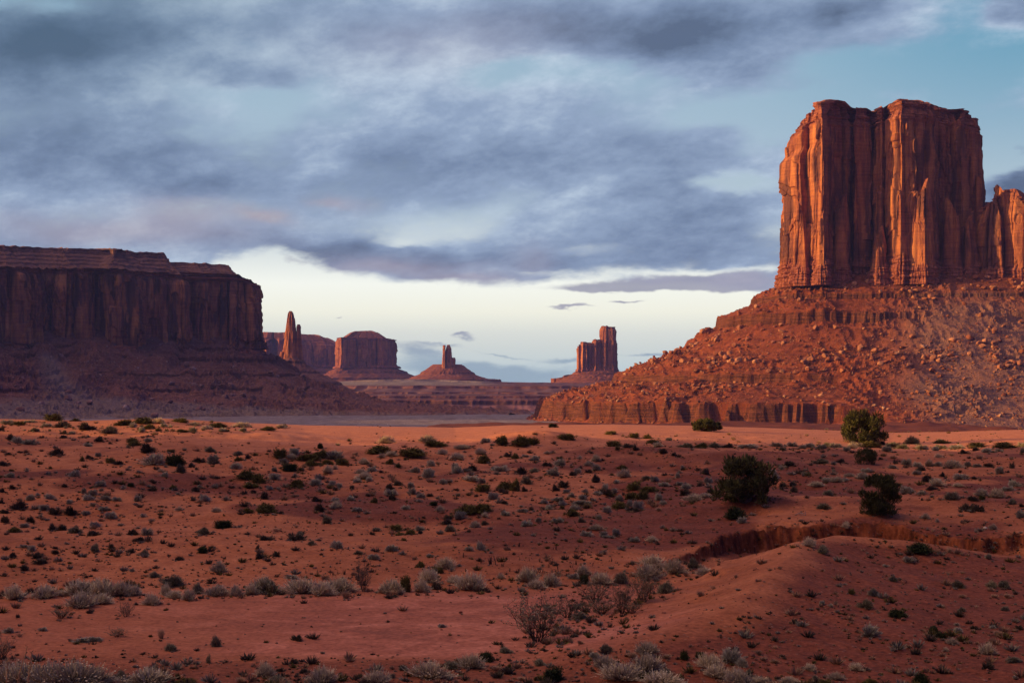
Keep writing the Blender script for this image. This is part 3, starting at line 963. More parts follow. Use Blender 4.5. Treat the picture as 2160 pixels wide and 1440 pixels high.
    prof = [(-14, 101), (0, 92.5), (6, 89.5), (21, 81.5), (21.7, 76.6), (48, 64.5), (50, 63.5), (51.8, 53.2), (62, 48.5), (96, 29), (126, 17.5), (152, 9.0), (154.2, 1.2),
            (175, -3.5), (214, -13.0), (219, -14.2), (221, -15), (224.5, -31), (240, -35.5), (262, -40), (300, -46)]
    prof2 = [(-14, 101), (0, 92.5), (50, 62), (110, 26), (170, -3), (240, -24), (300, -36), (330, -46)]

    def ease(X_, Y_, R_):
        a = sst(X_ + 26 * fbm(X_ / 40, Y_ / 40, seed=131, octv=3), 236, 292) * sst(R_, 96, 150)
        c = sst(fbm(X_ / 26, Y_ / 40, seed=133, octv=2), 0.30, 0.55) * sst(R_, 30, 45) * 0.8
        c2 = np.exp(-(((X_ - 385) / 60) ** 2 + ((Y_ - 1205) / 45) ** 2)) * 1.2
        return np.clip(np.maximum(np.maximum(a, c * sst(R_, 215, 200)), c2), 0, 1), prof2

    rs = radii([(-14, 0, 2), (0, 18, 1.0), (18, 26, 0.6), (26, 46, 1.0), (46, 60, 0.6), (60, 148, 1.0), (148, 162, 0.6), (162, 212, 1.0), (212, 232, 0.5), (232, 300, 1.4)])
    o, V, led = talus('talus_slope', base, [1.0, 0.9, 0.9, 0.9, 1.5, 6, 6, 6, 2.5], prof, b, M['talus'], seed=7, rs=rs, smooth=26, gully=7.0, flute=1.7, ease=ease, deep_r=212, lump=1.15, ledge_flute=4.6,
                      gravel=lambda X_, Y_, Z_: np.clip(np.exp(-(((X_ - 392) / 55) ** 2 + ((Y_ - 1180) / 60) ** 2)) * 1.1 + 0.6 * sst(X_, 280, 330) * sst(Y_, 1160, 1100), 0, 0.55))
    for ch in b.children:
        ch.location = (-400, -1390, -92)
    return b, V, led


NEAR_BUTTE, TALUS_V, TALUS_LED = build_near_butte()


def rock_mesh(seed, sub=2):
    """an angular unit rock"""
    import bmesh
    bm = bmesh.new()
    bmesh.ops.create_icosphere(bm, subdivisions=sub, radius=0.5)
    r = random.Random(seed)
    planes = []
    for _ in range(9):
        v = Vector((r.gauss(0, 1), r.gauss(0, 1), r.gauss(0, 1))).normalized()
        planes.append((v, r.uniform(0.24, 0.42)))
    for v in bm.verts:
        for n, d in planes:
            k = v.co.dot(n) - d
            if k > 0:
                v.co -= n * k
        v.co += Vector((r.uniform(-1, 1), r.uniform(-1, 1), r.uniform(-1, 1))) * 0.012
    me = bpy.data.meshes.new('boulder')
    bm.to_mesh(me)
    bm.free()
    V = np.array([v.co[:] for v in me.vertices])
    F = np.array([p.vertices[:] for p in me.polygons])
    return me, V, F


ROCKS = [rock_mesh(100 + k, 2) for k in range(7)]
SMALL = [rock_mesh(200 + k, 1) for k in range(6)]
for me, _, _ in ROCKS:
    me.materials.append(M['boulder'])


def scatter_mesh(name, pts, sizes, mat, src, seed, flat=0.7):
    r = np.random.default_rng(seed)
    VV, FF, nb = [], [], 0
    for p, s in zip(pts, sizes):
        _, V, F = src[r.integers(len(src))]
        a = r.uniform(0, 2 * pi)
        sc = s * r.uniform(0.65, 1.25, 3) * np.array([1, 1, flat])
        W = V * sc
        til = r.uniform(-0.5, 0.5)
        W = np.stack([W[:, 0], W[:, 1] * math.cos(til) - W[:, 2] * math.sin(til), W[:, 1] * math.sin(til) + W[:, 2] * math.cos(til)], -1)
        W = np.stack([W[:, 0] * math.cos(a) - W[:, 1] * math.sin(a), W[:, 0] * math.sin(a) + W[:, 1] * math.cos(a), W[:, 2]], -1)
        VV.append(W + p)
        FF.append(F + nb)
        nb += len(V)
    o = make_obj(name, np.vstack(VV), None, np.vstack(FF), mat)
    return tag(o, kind='stuff')


_ONES = ['', 'first', 'second', 'third', 'fourth', 'fifth', 'sixth', 'seventh', 'eighth', 'ninth', 'tenth', 'eleventh', 'twelfth', 'thirteenth', 'fourteenth',
         'fifteenth', 'sixteenth', 'seventeenth', 'eighteenth', 'nineteenth']
_TENS = {2: ('twenty', 'twentieth'), 3: ('thirty', 'thirtieth'), 4: ('forty', 'fortieth'), 5: ('fifty', 'fiftieth'), 6: ('sixty', 'sixtieth'), 7: ('seventy', 'seventieth')}
ORD = ['' if k == 1 else (_ONES[k] if k < 20 else (_TENS[k // 10][1] if k % 10 == 0 else _TENS[k // 10][0] + '-' + _ONES[k % 10])) for k in range(1, 80)]


def settle(root):
    """children were built in world coordinates: hang them on the Empty at the base"""
    l = root.location
    for ch in root.children:
        ch.location = (-l.x, -l.y, -l.z)


# ------------------------------------------------------------------ the long dark mesa on the left
def build_mesa():
    b = empty('mesa', (-600, 1850, 50))
    tag(b, 'long dark purple mesa in shade with layered rim and wide debris slope', 'mesa', kind='thing')
    Y_of = lambda px: np.interp(px, [-700, -120, 540], [1270, 1600, 1900])
    pt = lambda px, dy=0: (wx(px, float(Y_of(px)) + dy), float(Y_of(px)) + dy)
    front = [pt(-700), pt(-420, 10), pt(-200, -12), pt(-60, 6), pt(40, -6), pt(95, 22), pt(150, 2), pt(205, 14), pt(230, -14), pt(275, -16), pt(300, 8), pt(352, 14), pt(385, -2),
             pt(398, 24), pt(430, 6), pt(468, 10), pt(500, -4), pt(528, -6), pt(540, 12)]
    back = [(-352, 1990), (-420, 2090), (-900, 2000), (-1300, 1500), (-1150, 1250)]
    pts = front + back
    ds = [2.0, 1.4] + [0.9] * 16 + [1.1] + [3, 6, 8, 8, 8]

    def ztop(x, y):
        px = CX + FPX * x / y
        return wz(np.interp(px, [-700, 0, 250, 330, 420, 500, 525, 540, 560], [560, 562, 566, 575, 580, 578, 588, 600, 610]), 1.0) * y * np.where(y > 1960, 1900 / y, 1)

    cliff('cliff', pts, ds, 42, ztop, b, M['cliff_shade'], seed=205, dz=0.9, amp=1.75, skirt=0.07, cap=0.10, size=1.25, nrm_w=8,
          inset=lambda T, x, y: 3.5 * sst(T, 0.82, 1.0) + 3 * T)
    # stepped, rubbly upper slope and its cap ledge: rings drawn in from the cliff edge
    P = smooth_closed(resample(pts, ds), 6)
    Nn = normals_closed(P, 14)
    zt = ztop(P[:, 0], P[:, 1])
    seg = np.hypot(*(np.roll(P, -1, 0) - P).T)
    s = np.concatenate([[0], np.cumsum(seg)[:-1]])
    px = CX + FPX * P[:, 0] / P[:, 1]
    rise = np.interp(px - np.interp(px, [-700, 200, 360, 500, 545], [0, 30, 46, 24, 0]), [-700, 0, 160, 230, 300, 312, 322, 345, 450, 466, 480, 505, 528, 545], [26, 27, 27, 28, 29.5, 29.5, 22, 19.5, 17.5, 15, 11, 7.5, 2.5, 1])
    hi = sst(px, 318, 306)
    prof = np.array([(0, 0.0), (7, .16), (7.6, .24), (15, .36), (15.8, .44), (22, .54), (22.6, .62), (29, .74), (29.6, .84), (31, .86), (31.8, 1.0), (40, 1.0), (60, 1.0)])
    R = radii([(-3, 4, 1.2), (4, 34, 0.55), (34, 60, 4)])[:, None]
    S = np.broadcast_to(s[None, :], (len(R), len(s)))
    wob = 3.6 * fbm(S / 12, R / 9 + S * 0, seed=241, octv=4) + 0.8 * blocky(S, S * 0, 243, 5, 30)[0]
    z01 = np.interp(R + wob, prof[:, 0], prof[:, 1])
    Z = zt[None, :] - 1.2 + rise[None, :] * z01 + 0.9 * fbm(S / 4, R / 3 + S * 0, seed=245, octv=3) + 1.6 * ridged(S / 16, R / 30 + S * 0, seed=246, octv=2)
    X = P[None, :, 0] - Nn[None, :, 0] * R
    Y = P[None, :, 1] - Nn[None, :, 1] * R
    V = np.stack([X, Y, Z], -1)
    c = np.array([X[-1].mean(), Y[-1].mean(), 0])
    lid = np.array([np.stack([X[-1] + (c[0] - X[-1]) * f, Y[-1] + (c[1] - Y[-1]) * f, Z[-1] * (1 - f) + Z[-1].mean() * f], -1) for f in (0.3, 0.7, 0.98)])
    V = np.vstack([V, lid])
    o = make_obj('rim', V.reshape(-1, 3), grid_faces(V.shape[0], V.shape[1], True), None, M['talus_shade'], b)
    slope = np.vstack([np.gradient(z01, axis=0) / np.gradient(R, axis=0) * rise[None, :] * 0.55, np.zeros((3, len(s)))])
    attr(o, 'ledge', sst(slope, 1.0, 2.0))
    attr(o, 'gravel', np.zeros(V.shape[:2]) + 0.25)

    base = [pt(-700), pt(-300), pt(40, 6), pt(300, 6), pt(480, 0), pt(534, -2), (-348, 1960), (-420, 2080), (-900, 2000), (-1300, 1500), (-1150, 1250)]
    prof = [(-16, 66), (0, 51), (8, 47), (9.2, 42.5), (26, 35), (27.4, 29.5), (60, 14), (62, 10), (100, -4), (102, -8.5), (150, -20), (190, -26.5), (240, -31.5), (300, -35), (380, -40)]

    def ease(X_, Y_, R_):
        f1 = np.exp(-((CX + FPX * X_ / Y_ - 205) / 55) ** 2) * sst(R_, 75, 40) * 1.0
        c_ = sst(fbm(X_ / 34, Y_ / 40, seed=233, octv=2), 0.05, 0.4) * 0.7
        return np.clip(np.maximum(f1, c_), 0, 1), [(-16, 72), (0, 60), (14, 52), (60, 22), (110, -4), (160, -21), (240, -31.5), (380, -40)]

    def gravel(X_, Y_, Z_):
        p_ = CX + FPX * X_ / Y_
        q_ = HY - FPX * Z_ / Y_
        fan = np.exp(-((p_ - np.interp(q_, [740, 800, 870], [95, 120, 190])) / np.interp(q_, [740, 800, 870], [14, 34, 110])) ** 2) * sst(q_, 735, 755)
        return np.clip(np.maximum(fan, sst(q_ + 8 * fbm(X_ / 30, Y_ / 30, seed=237, octv=3), np.interp(p_, [0, 200, 540, 800], [845, 835, 858, 872]) - 6, np.interp(p_, [0, 200, 540, 800], [845, 835, 858, 872]) + 8)), 0, 1)

    rs = radii([(-16, 0, 2), (0, 110, 0.9), (110, 240, 1.4), (240, 380, 5)])
    o, V2, led = talus('talus_slope', base, [2.5, 1.6, 1.2, 1.2, 1.0, 1.2, 4, 9, 9, 9, 9], prof, b, M['talus_shade'], seed=215, rs=rs, smooth=22, gully=10.0, flute=2.4, ease=ease, gravel=gravel, lump=1.9)
    settle(b)
    return b, V2


MESA, MESA_V = build_mesa()


# ------------------------------------------------------------------ the thin spire behind it
def oval(cx_, cy_, rx, ry, n=10, ph=0.0):
    return [(cx_ + rx * math.cos(a + ph), cy_ + ry * math.sin(a + ph)) for a in np.linspace(0, 2 * pi, n, endpoint=False)]


def build_spire():
    Y0 = 2560.0
    X = lambda p: wx(p, Y0)
    Zp = lambda p: wz(p, Y0)
    b = empty('spire', (X(620), Y0, Zp(790)))
    tag(b, 'thin pointed sandstone spire, sunlit orange, with a small finger at its side', 'spire', kind='thing')
    prof_t = lambda ts, fs: (lambda t: np.interp(t, ts, fs))
    cliff('tower', oval(X(613), Y0, 27, 22, 12), [1.3] * 12, Zp(780), Zp(656), b, M['cliff_far'], seed=301, dz=1.1, amp=0.5, size=0.6, skirt=0.0, cap=0.0, nrm_w=3,
          spread=prof_t([0, 0.14, 0.3, 0.5, 0.62, 0.74, 0.86, 0.95, 1.0], [0.92, 0.74, 0.56, 0.40, 0.36, 0.29, 0.22, 0.15, 0.03]))
    cliff('finger', oval(X(629), Y0 + 2, 7.5, 9, 8), [1.2] * 8, Zp(770), Zp(684), b, M['cliff_far'], seed=303, dz=1.1, amp=0.4, size=0.5, skirt=0.0, cap=0.0, nrm_w=3,
          spread=prof_t([0, 0.3, 0.6, 0.86, 0.94, 1.0], [1.3, 1.0, 0.72, 0.5, 0.58, 0.3]))
    cliff('pinnacle', oval(X(596), Y0 - 8, 8, 9, 8), [1.2] * 8, Zp(790), Zp(742), b, M['cliff_far'], seed=305, dz=1.1, amp=0.4, size=0.5, skirt=0.0, cap=0.0, nrm_w=3,
          spread=prof_t([0, 0.5, 1.0], [1.2, 0.8, 0.3]))
    prof = [(-12, Zp(745)), (0, Zp(757)), (5, Zp(762)), (6, Zp(767)), (16, Zp(774)), (30, Zp(784)), (32, Zp(788)), (70, Zp(807)), (72, Zp(812)), (104, Zp(828)), (106, Zp(838)), (150, Zp(852)), (220, Zp(868)), (300, Zp(886))]
    rs = radii([(-12, 40, 1.4), (40, 110, 1.6), (110, 300, 3)])
    talus('talus_slope', oval(X(614), Y0, 20, 20, 14), [2.0] * 14, prof, b, M['talus_shade'], seed=311, rs=rs, smooth=4, gully=5, flute=2.5)
    settle(b)


build_spire()


# ------------------------------------------------------------------ mesas and buttes farther off
def build_far():
    # broad low mesa
    Y0 = 4700.0
    X = lambda p: wx(p, Y0)
    Zp = lambda p: wz(p, Y0)
    b = empty('mesa', (X(620), Y0 + 200, Zp(790)))
    tag(b, 'distant rose mesa with sunlit left walls, seen behind the thin spire', 'mesa', kind='thing')
    pts = [(X(430), Y0 + 160), (X(500), Y0 + 60), (X(548), Y0 + 10), (X(566), Y0 - 45), (X(576), Y0 + 20), (X(592), Y0 - 40), (X(604), Y0 + 30), (X(640), Y0 - 45), (X(648), Y0 + 25), (X(690), Y0 + 35), (X(722), Y0 + 60),
           (X(735), Y0 + 300), (X(640), Y0 + 500), (X(450), Y0 + 500)]
    zt = lambda x, y: wz(np.interp(CX + FPX * x / Y0, [400, 545, 556, 600, 640, 680, 700, 712, 740], [716, 714, 712, 712, 714, 716, 722, 728, 736]), Y0)
    cliff('cliff', pts, [4] * 10 + [9, 16, 16, 9], Zp(775), zt, b, M['cliff_far'], seed=401, dz=2.0, amp=1.1, size=2.2, skirt=0.1, cap=0.2, nrm_w=4,
          inset=lambda T, x, y: 16 * sst(T, 0.8, 1.0) + 8 * T, top_rise=lambda f, x, y: 18 * sst(f, 0.02, 0.10) * sst(CX + FPX * x / Y0, 725, 685))
    prof = [(-20, Zp(762)), (0, Zp(773)), (40, Zp(783)), (44, Zp(787)), (110, Zp(800)), (116, Zp(806)), (200, Zp(816)), (320, Zp(824))]
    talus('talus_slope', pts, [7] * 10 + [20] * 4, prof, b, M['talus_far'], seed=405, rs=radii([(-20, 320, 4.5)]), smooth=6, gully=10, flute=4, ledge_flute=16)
    settle(b)
    # square butte with a pyramid cap
    Y0 = 4300.0
    X = lambda p: wx(p, Y0)
    Zp = lambda p: wz(p, Y0)
    b = empty('butte', (X(770), Y0 + 120, Zp(790)))
    tag(b, 'distant square purple butte with a low peaked cap and sunlit left edge', 'butte', kind='thing')
    pts = [(X(706), Y0 + 60), (X(714), Y0 + 10), (X(722), Y0 - 30), (X(735), Y0 - 4), (X(760), Y0 + 10), (X(785), Y0 + 18), (X(808), Y0 + 28), (X(828), Y0 + 44), (X(830), Y0 + 150), (X(770), Y0 + 260), (X(706), Y0 + 200)]
    zt = lambda x, y: wz(np.interp(CX + FPX * x / Y0, [700, 712, 740, 800, 826, 840], [714, 712, 711, 711, 714, 716]), Y0)
    cliff('cliff', pts, [3] * 8 + [10] * 3, Zp(776), zt, b, M['cliff_far'], seed=411, dz=1.8, amp=1.0, size=2.0, skirt=0.1, cap=0.12, nrm_w=4,
          inset=lambda T, x, y: 4 * T, top_rise=lambda f, x, y: 19 * sst(f, 0.14, 0.55) * sst(x, X(828), X(785)) + 3 * sst(f, .5, .62))
    prof = [(-20, Zp(764)), (0, Zp(774)), (30, Zp(783)), (33, Zp(787)), (70, Zp(797)), (74, Zp(802)), (130, Zp(811)), (230, Zp(822))]
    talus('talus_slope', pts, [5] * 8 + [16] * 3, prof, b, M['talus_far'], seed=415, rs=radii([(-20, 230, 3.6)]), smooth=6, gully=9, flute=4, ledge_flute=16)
    settle(b)
    # small butte with three rock fingers
    Y0 = 3900.0
    X = lambda p: wx(p, Y0)
    Zp = lambda p: wz(p, Y0)
    b = empty('butte', (X(945), Y0, Zp(800)))
    tag(b, 'small distant butte, cone of debris topped by three narrow rock fingers', 'butte', kind='thing')
    pr = lambda ts, fs: (lambda t: np.interp(t, ts, fs))
    for px0, px1, top, sd, fs in ((933, 941, 728, 421, [1.25, 1.0, .7, .75]), (939, 953, 727, 423, [1.3, 1.05, .75, .3]), (948, 961, 754, 425, [1.2, 1.0, .9, .7])):
        cliff('rock_finger', oval(X((px0 + px1) / 2), Y0 + (sd - 423) * 3, (X(px1) - X(px0)) / 2, 8, 9), [1.5] * 9, Zp(781), Zp(top), b, M['cliff_far'], seed=sd, dz=1.5, amp=0.5, size=0.6,
              skirt=0, cap=0, nrm_w=3, spread=pr([0, .4, .85, 1], fs))
    prof = [(-12, Zp(768)), (0, Zp(775)), (22, Zp(786)), (24, Zp(789)), (52, Zp(797)), (54, Zp(798)), (58, Zp(799)), (96, Zp(801)), (99, Zp(808)), (140, Zp(814)), (200, Zp(822))]
    el = [(X(895), Y0 + 30), (X(925), Y0 - 12), (X(962), Y0 - 12), (X(980), Y0 + 10), (X(985), Y0 + 60), (X(940), Y0 + 80)]
    talus('talus_slope', el, [3.5] * 6, prof, b, M['talus_far'], seed=427, rs=radii([(-12, 200, 2.8)]), smooth=5, gully=5, flute=3, ledge_flute=14)
    settle(b)
    # castle butte
    Y0 = 3500.0
    X = lambda p: wx(p, Y0)
    Zp = lambda p: wz(p, Y0)
    b = empty('butte', (X(1262), Y0, Zp(800)))
    tag(b, 'distant castle-shaped butte with one tall square tower on its right end', 'butte', kind='thing')
    def blk(name, x0, x1, y0, y1, top, sd, ins=3.0, base=784, am=0.8):
        pts = [(X(x0), y0 + 14), (X(x0 + (x1 - x0) * .3), y0), (X(x0 + (x1 - x0) * .75), y0 + 3), (X(x1), y0 + 16), (X(x1), y1 - 12), (X((x0 + x1) / 2), y1), (X(x0), y1 - 12)]
        cliff(name, pts, [1.5, 1.5, 1.5, 1.8, 4, 4, 2], Zp(base), lambda x, y: Zp(top) + 2.2 * vn(x / 7, seed=sd), b, M['cliff_far'], seed=sd, dz=1.4, amp=am, size=1.0, skirt=0.12, cap=0.06, nrm_w=4,
              inset=lambda T, x, y: ins * T + 3 * sst(T, 0.9, 1.0))
    blk('tower', 1266, 1301, Y0 - 6, Y0 + 50, 688, 431, 3.5, 788)
    blk('pillar', 1217, 1227, Y0 - 4, Y0 + 24, 728, 433, 1.0)
    blk('pillar', 1224, 1241, Y0 - 10, Y0 + 30, 720, 435, 2.0)
    blk('wall', 1236, 1258, Y0 - 4, Y0 + 34, 724, 437, 2.0)
    blk('wall', 1250, 1272, Y0 - 8, Y0 + 40, 716, 439, 2.0)
    prof = [(-14, Zp(769)), (0, Zp(781)), (14, Zp(787)), (16, Zp(790)), (44, Zp(799)), (46, Zp(802)), (70, Zp(809)), (130, Zp(822)), (240, Zp(838))]
    el = [(X(1216), Y0 + 10), (X(1240), Y0 - 10), (X(1290), Y0 - 8), (X(1304), Y0 + 10), (X(1304), Y0 + 50), (X(1240), Y0 + 50)]
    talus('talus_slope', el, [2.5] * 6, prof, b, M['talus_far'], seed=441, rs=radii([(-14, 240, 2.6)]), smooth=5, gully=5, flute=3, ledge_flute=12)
    pts = [(X(1163), Y0 + 60), (X(1168), Y0 + 20), (X(1190), Y0 + 8), (X(1225), Y0 + 12), (X(1235), Y0 + 60), (X(1200), Y0 + 90)]
    cliff('bench', pts, [2.5] * 6, Zp(812), lambda x, y: wz(np.interp(CX + FPX * x / Y0, [1160, 1185, 1192, 1230], [798, 797, 791, 786]), Y0), b, M['talus_far'], seed=445, dz=1.5, amp=0.5, size=0.8, skirt=0, cap=0, nrm_w=4)
    for ch in b.children:
        if ch.name.startswith('bench'):
            attr(ch, 'gravel', np.zeros(len(ch.data.vertices)))
    settle(b)


build_far()


# ------------------------------------------------------------------ stepped plateau that closes the valley
def build_plateau():
    u = np.linspace(-0.34, 0.34, 720)
    yy = np.concatenate([np.arange(2000, 2900, 4.5), np.arange(2900, 3500, 7), 3500 * 1.06 ** np.arange(0, 15)])
    Yg, U = np.meshgrid(yy, u, indexing='ij')
    Xg = U * Yg
    px = CX + FPX * U
    wob = 60 * fbm(Xg / 260, Yg / 900, seed=501, octv=4) + 14 * ridged(Xg / 38, Yg / 300, seed=503, octv=3) + 40 * fbm(Xg / 90, Yg / 300, seed=507, octv=3) + 150 * ((px - 1000) / 400) ** 2 * (px > 1000) * 0.4
    y2 = Yg + wob - 1000 * sst(px, 790, 620)
    prof = [(2000, -42), (2120, -40.5), (2150, -37.5), (2200, -30), (2206, -23), (2212, -22.5), (2240, -20.5), (2244, -16.5), (2330, -14.6), (2336, -11.5), (2360, -10.8), (2420, -9.5), (2470, -5.5), (2476, -1.8), (2482, -1.2), (2700, 0.2), (3000, 0.8), (3300, 2.0), (3310, 5.0), (3400, 5.2), (6000, 6.0), (40000, 6.0)]
    p = np.array(prof)
    Z = np.interp(y2, p[:, 0], p[:, 1])
    sl = np.gradient(Z, axis=0) / np.gradient(Yg, axis=0)
    led = sst(sl, 0.15, 0.5)
    # a swell under the small butte, dotted with bushes
    Z = Z + 9.0 * np.exp(-((px - 860) / 170) ** 2) * sst(Yg, 2700, 3500) * sst(Yg, 9000, 5000)
    Z = Z + (1.0 * fbm(Xg / 40, Yg / 60, seed=505, octv=3)) * (1 - led) * sst(Yg, 2000, 2100)
    V = np.stack([Xg, Yg, Z], -1)
    o = make_obj('plateau', V.reshape(-1, 3), grid_faces(*Z.shape), None, M['plateau'], smooth=False)
    attr(o, 'ledge', led)
    attr(o, 'sage', sst(Z, -1.5, 1.0) * sst(px, 1060, 1000))
    tag(o, kind='structure')


def m_plateau(N):
    p = pos(N)
    mid = N.noise(N.vm('MULTIPLY', p, (1, 0.4, 1)), 0.03, 6, 0.65)
    bed = N.noise(N.vm('MULTIPLY', p, (0.004, 0.004, 1.0)), 0.5, 4, 0.6)
    c = N.ramp(mid, [(0.36, (0.075, 0.034, 0.036)), (0.5, (0.125, 0.055, 0.054)), (0.62, (0.175, 0.095, 0.09))])
    h = N.sep(p)[2]
    c = N.mix(attribute(N, 'sage'), c, N.ramp(mid, [(0.4, (0.16, 0.108, 0.085)), (0.6, (0.27, 0.205, 0.155))]))
    pink = N.m('MULTIPLY', N.step(h, -29, -34), N.step(mid, 0.42, 0.58))
    c = N.mix(pink, c, (0.26, 0.115, 0.105))
    bush = N.m('MULTIPLY', N.step(N.voro(N.vm('MULTIPLY', p, (0.14, 0.05, 0.0)), 1.0), 0.34, 0.22), attribute(N, 'sage'))
    c = N.mix(N.m('MULTIPLY', bush, 0.8), c, (0.085, 0.075, 0.05))
    lc = N.ramp(bed, [(0.4, (0.07, 0.030, 0.030)), (0.6, (0.16, 0.064, 0.058))])
    c = N.mix(attribute(N, 'ledge'), c, lc)
    return c, (mid, 0.6, 3.0)


M['plateau'] = material('plateau_soil', m_plateau)
build_plateau()


# ------------------------------------------------------------------ fallen rock
def strew():
    rng = np.random.default_rng(77)
    V = TALUS_V
    px = CX + FPX * V[..., 0] / V[..., 1]
    py = HY - FPX * V[..., 2] / V[..., 1]
    ok = (V[..., 1] < 1400) & (px > 1120) & (px < 2200) & (V[..., 2] > -36) & (TALUS_LED < 0.35)
    up = np.roll(V[..., 2], 2, 0) - V[..., 2]
    dens = 0.35 + 0.9 * sst(py, 690, 730) * sst(py, 800, 760) + 1.2 * sst(py, 800, 812) * sst(px, 1750, 1500) + 0.35 * sst(px, 1750, 1850) * sst(py, 800, 830) + 0.5 * sst(py, 640, 600)
    dens = dens * (0.35 + 1.3 * sst(fbm(V[..., 0] / 22, V[..., 1] / 22, seed=611, octv=3), -0.25, 0.35))
    # even out the uneven spacing of the grid
    area = np.abs(np.gradient(V[..., 0], axis=1)) * 0.8 + np.abs(np.gradient(V[..., 1], axis=1)) * 0.8
    w = np.where(ok, dens * area * np.gradient(np.hypot(V[..., 0] - 400, V[..., 1] - 1400), axis=0).clip(0.05, 3), 0).ravel()
    w = w.clip(0)
    w /= w.sum()
    idx = rng.choice(len(w), 14000, replace=False, p=w)
    P = V.reshape(-1, 3)[idx]
    sz = 0.55 * (rng.pareto(1.65, len(idx)) + 1)
    sz = np.minimum(sz, 5.2) * (0.8 + 0.4 * sst(HY - FPX * P[:, 2] / P[:, 1], 880, 790))
    order = np.argsort(-sz)
    big = order[:150]
    rest = order[150:]
    P2 = P.copy()
    P2[:, 2] += sz * 0.12
    scatter_mesh('rubble', P2[rest], sz[rest], M['rubble'], SMALL, 71)
    bands = [('on the slope below the cliff foot', -99, 668), ('below the upper ledge', 668, 735), ('above the middle ledge', 735, 792),
             ('between the middle ledge and the low red cliff', 792, 850), ('at the foot of the debris cone', 850, 2000)]
    items = []
    for k in big:
        p = P[k]
        py_ = HY - FPX * p[2] / p[1]
        bi = [i for i, (n, a, c) in enumerate(bands) if a <= py_ < c][0]
        items.append((bi, CX + FPX * p[0] / p[1], k))
    for bi, (bn, _, _) in enumerate(bands):
        row = sorted([i for i in items if i[0] == bi], key=lambda i: i[1])
        n = len(row)
        for q, (_, px_, k) in enumerate(row):
            o = bpy.data.objects.new('boulder', ROCKS[int(rng.integers(7))][0])
            COL.objects.link(o)
            s_ = float(sz[k])
            o.location = (P[k][0], P[k][1], P[k][2] + 0.2 * s_)
            o.rotation_euler = (rng.uniform(-0.5, 0.5), rng.uniform(-0.5, 0.5), rng.uniform(0, 6.28))
            o.scale = (s_ * rng.uniform(0.8, 1.35), s_ * rng.uniform(0.8, 1.2), s_ * rng.uniform(0.55, 0.9))
            if q < (n + 1) // 2:
                w_ = ORD[q] if q < len(ORD) else None
                where = ('leftmost' if q == 0 else f'{w_} from the left')
            else:
                r_ = n - 1 - q
                w_ = ORD[r_]
                where = ('rightmost' if r_ == 0 else f'{w_} from the right')
            size = 'huge' if s_ > 5 else ('big' if s_ > 3.6 else 'mid-sized')
            tag(o, f'{size} boulder, {where} {bn}', 'boulder', 'fallen boulders on the butte slope')
    # the same on the dark mesa
    V = MESA_V
    px = CX + FPX * V[..., 0] / V[..., 1]
    py = HY - FPX * V[..., 2] / V[..., 1]
    ok = (V[..., 1] < 2050) & (px > -20) & (px < 850) & (py < 892) & (py > 725)
    d = ok * (0.3 + sst(fbm(V[..., 0] / 30, V[..., 1] / 30, seed=621, octv=3), -0.1, 0.4))
    w = d.ravel() / d.sum()
    idx = rng.choice(len(w), 3800, replace=False, p=w)
    P = V.reshape(-1, 3)[idx]
    sz = np.minimum(0.9 * (rng.pareto(2.3, len(idx)) + 1), 9)
    order = np.argsort(-sz)
    P2 = P.copy()
    P2[:, 2] += sz * 0.12
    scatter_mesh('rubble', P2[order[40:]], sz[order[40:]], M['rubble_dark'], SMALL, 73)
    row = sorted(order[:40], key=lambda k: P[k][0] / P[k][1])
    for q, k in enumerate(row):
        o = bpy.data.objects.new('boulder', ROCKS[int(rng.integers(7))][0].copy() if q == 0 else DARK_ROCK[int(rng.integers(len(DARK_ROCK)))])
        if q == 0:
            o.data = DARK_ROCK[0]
        COL.objects.link(o)
        s_ = float(sz[k])
        o.location = (P[k][0], P[k][1], P[k][2] + 0.2 * s_)
        o.rotation_euler = (rng.uniform(-0.5, 0.5), rng.uniform(-0.5, 0.5), rng.uniform(0, 6.28))
        o.scale = (s_ * 1.2, s_, s_ * 0.75)
        r_ = len(row) - 1 - q
        where = 'leftmost' if q == 0 else ('rightmost' if r_ == 0 else (f'{ORD[q]} from the left' if q < 20 else f'{ORD[r_]} from the right'))
        tag(o, f'shaded purple boulder, {where} on the debris slope of the dark mesa', 'boulder', 'fallen boulders below the dark mesa')


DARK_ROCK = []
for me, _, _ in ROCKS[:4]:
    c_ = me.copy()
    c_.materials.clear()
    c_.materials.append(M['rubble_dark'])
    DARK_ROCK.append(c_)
strew()


# ------------------------------------------------------------------ plants
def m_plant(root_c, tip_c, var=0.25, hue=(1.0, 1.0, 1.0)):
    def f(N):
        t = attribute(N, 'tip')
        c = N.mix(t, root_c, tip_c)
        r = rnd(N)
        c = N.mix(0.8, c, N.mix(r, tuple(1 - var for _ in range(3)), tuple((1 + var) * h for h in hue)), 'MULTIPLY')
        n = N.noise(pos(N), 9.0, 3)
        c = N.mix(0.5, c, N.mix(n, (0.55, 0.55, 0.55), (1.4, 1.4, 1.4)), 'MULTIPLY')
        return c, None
    return f


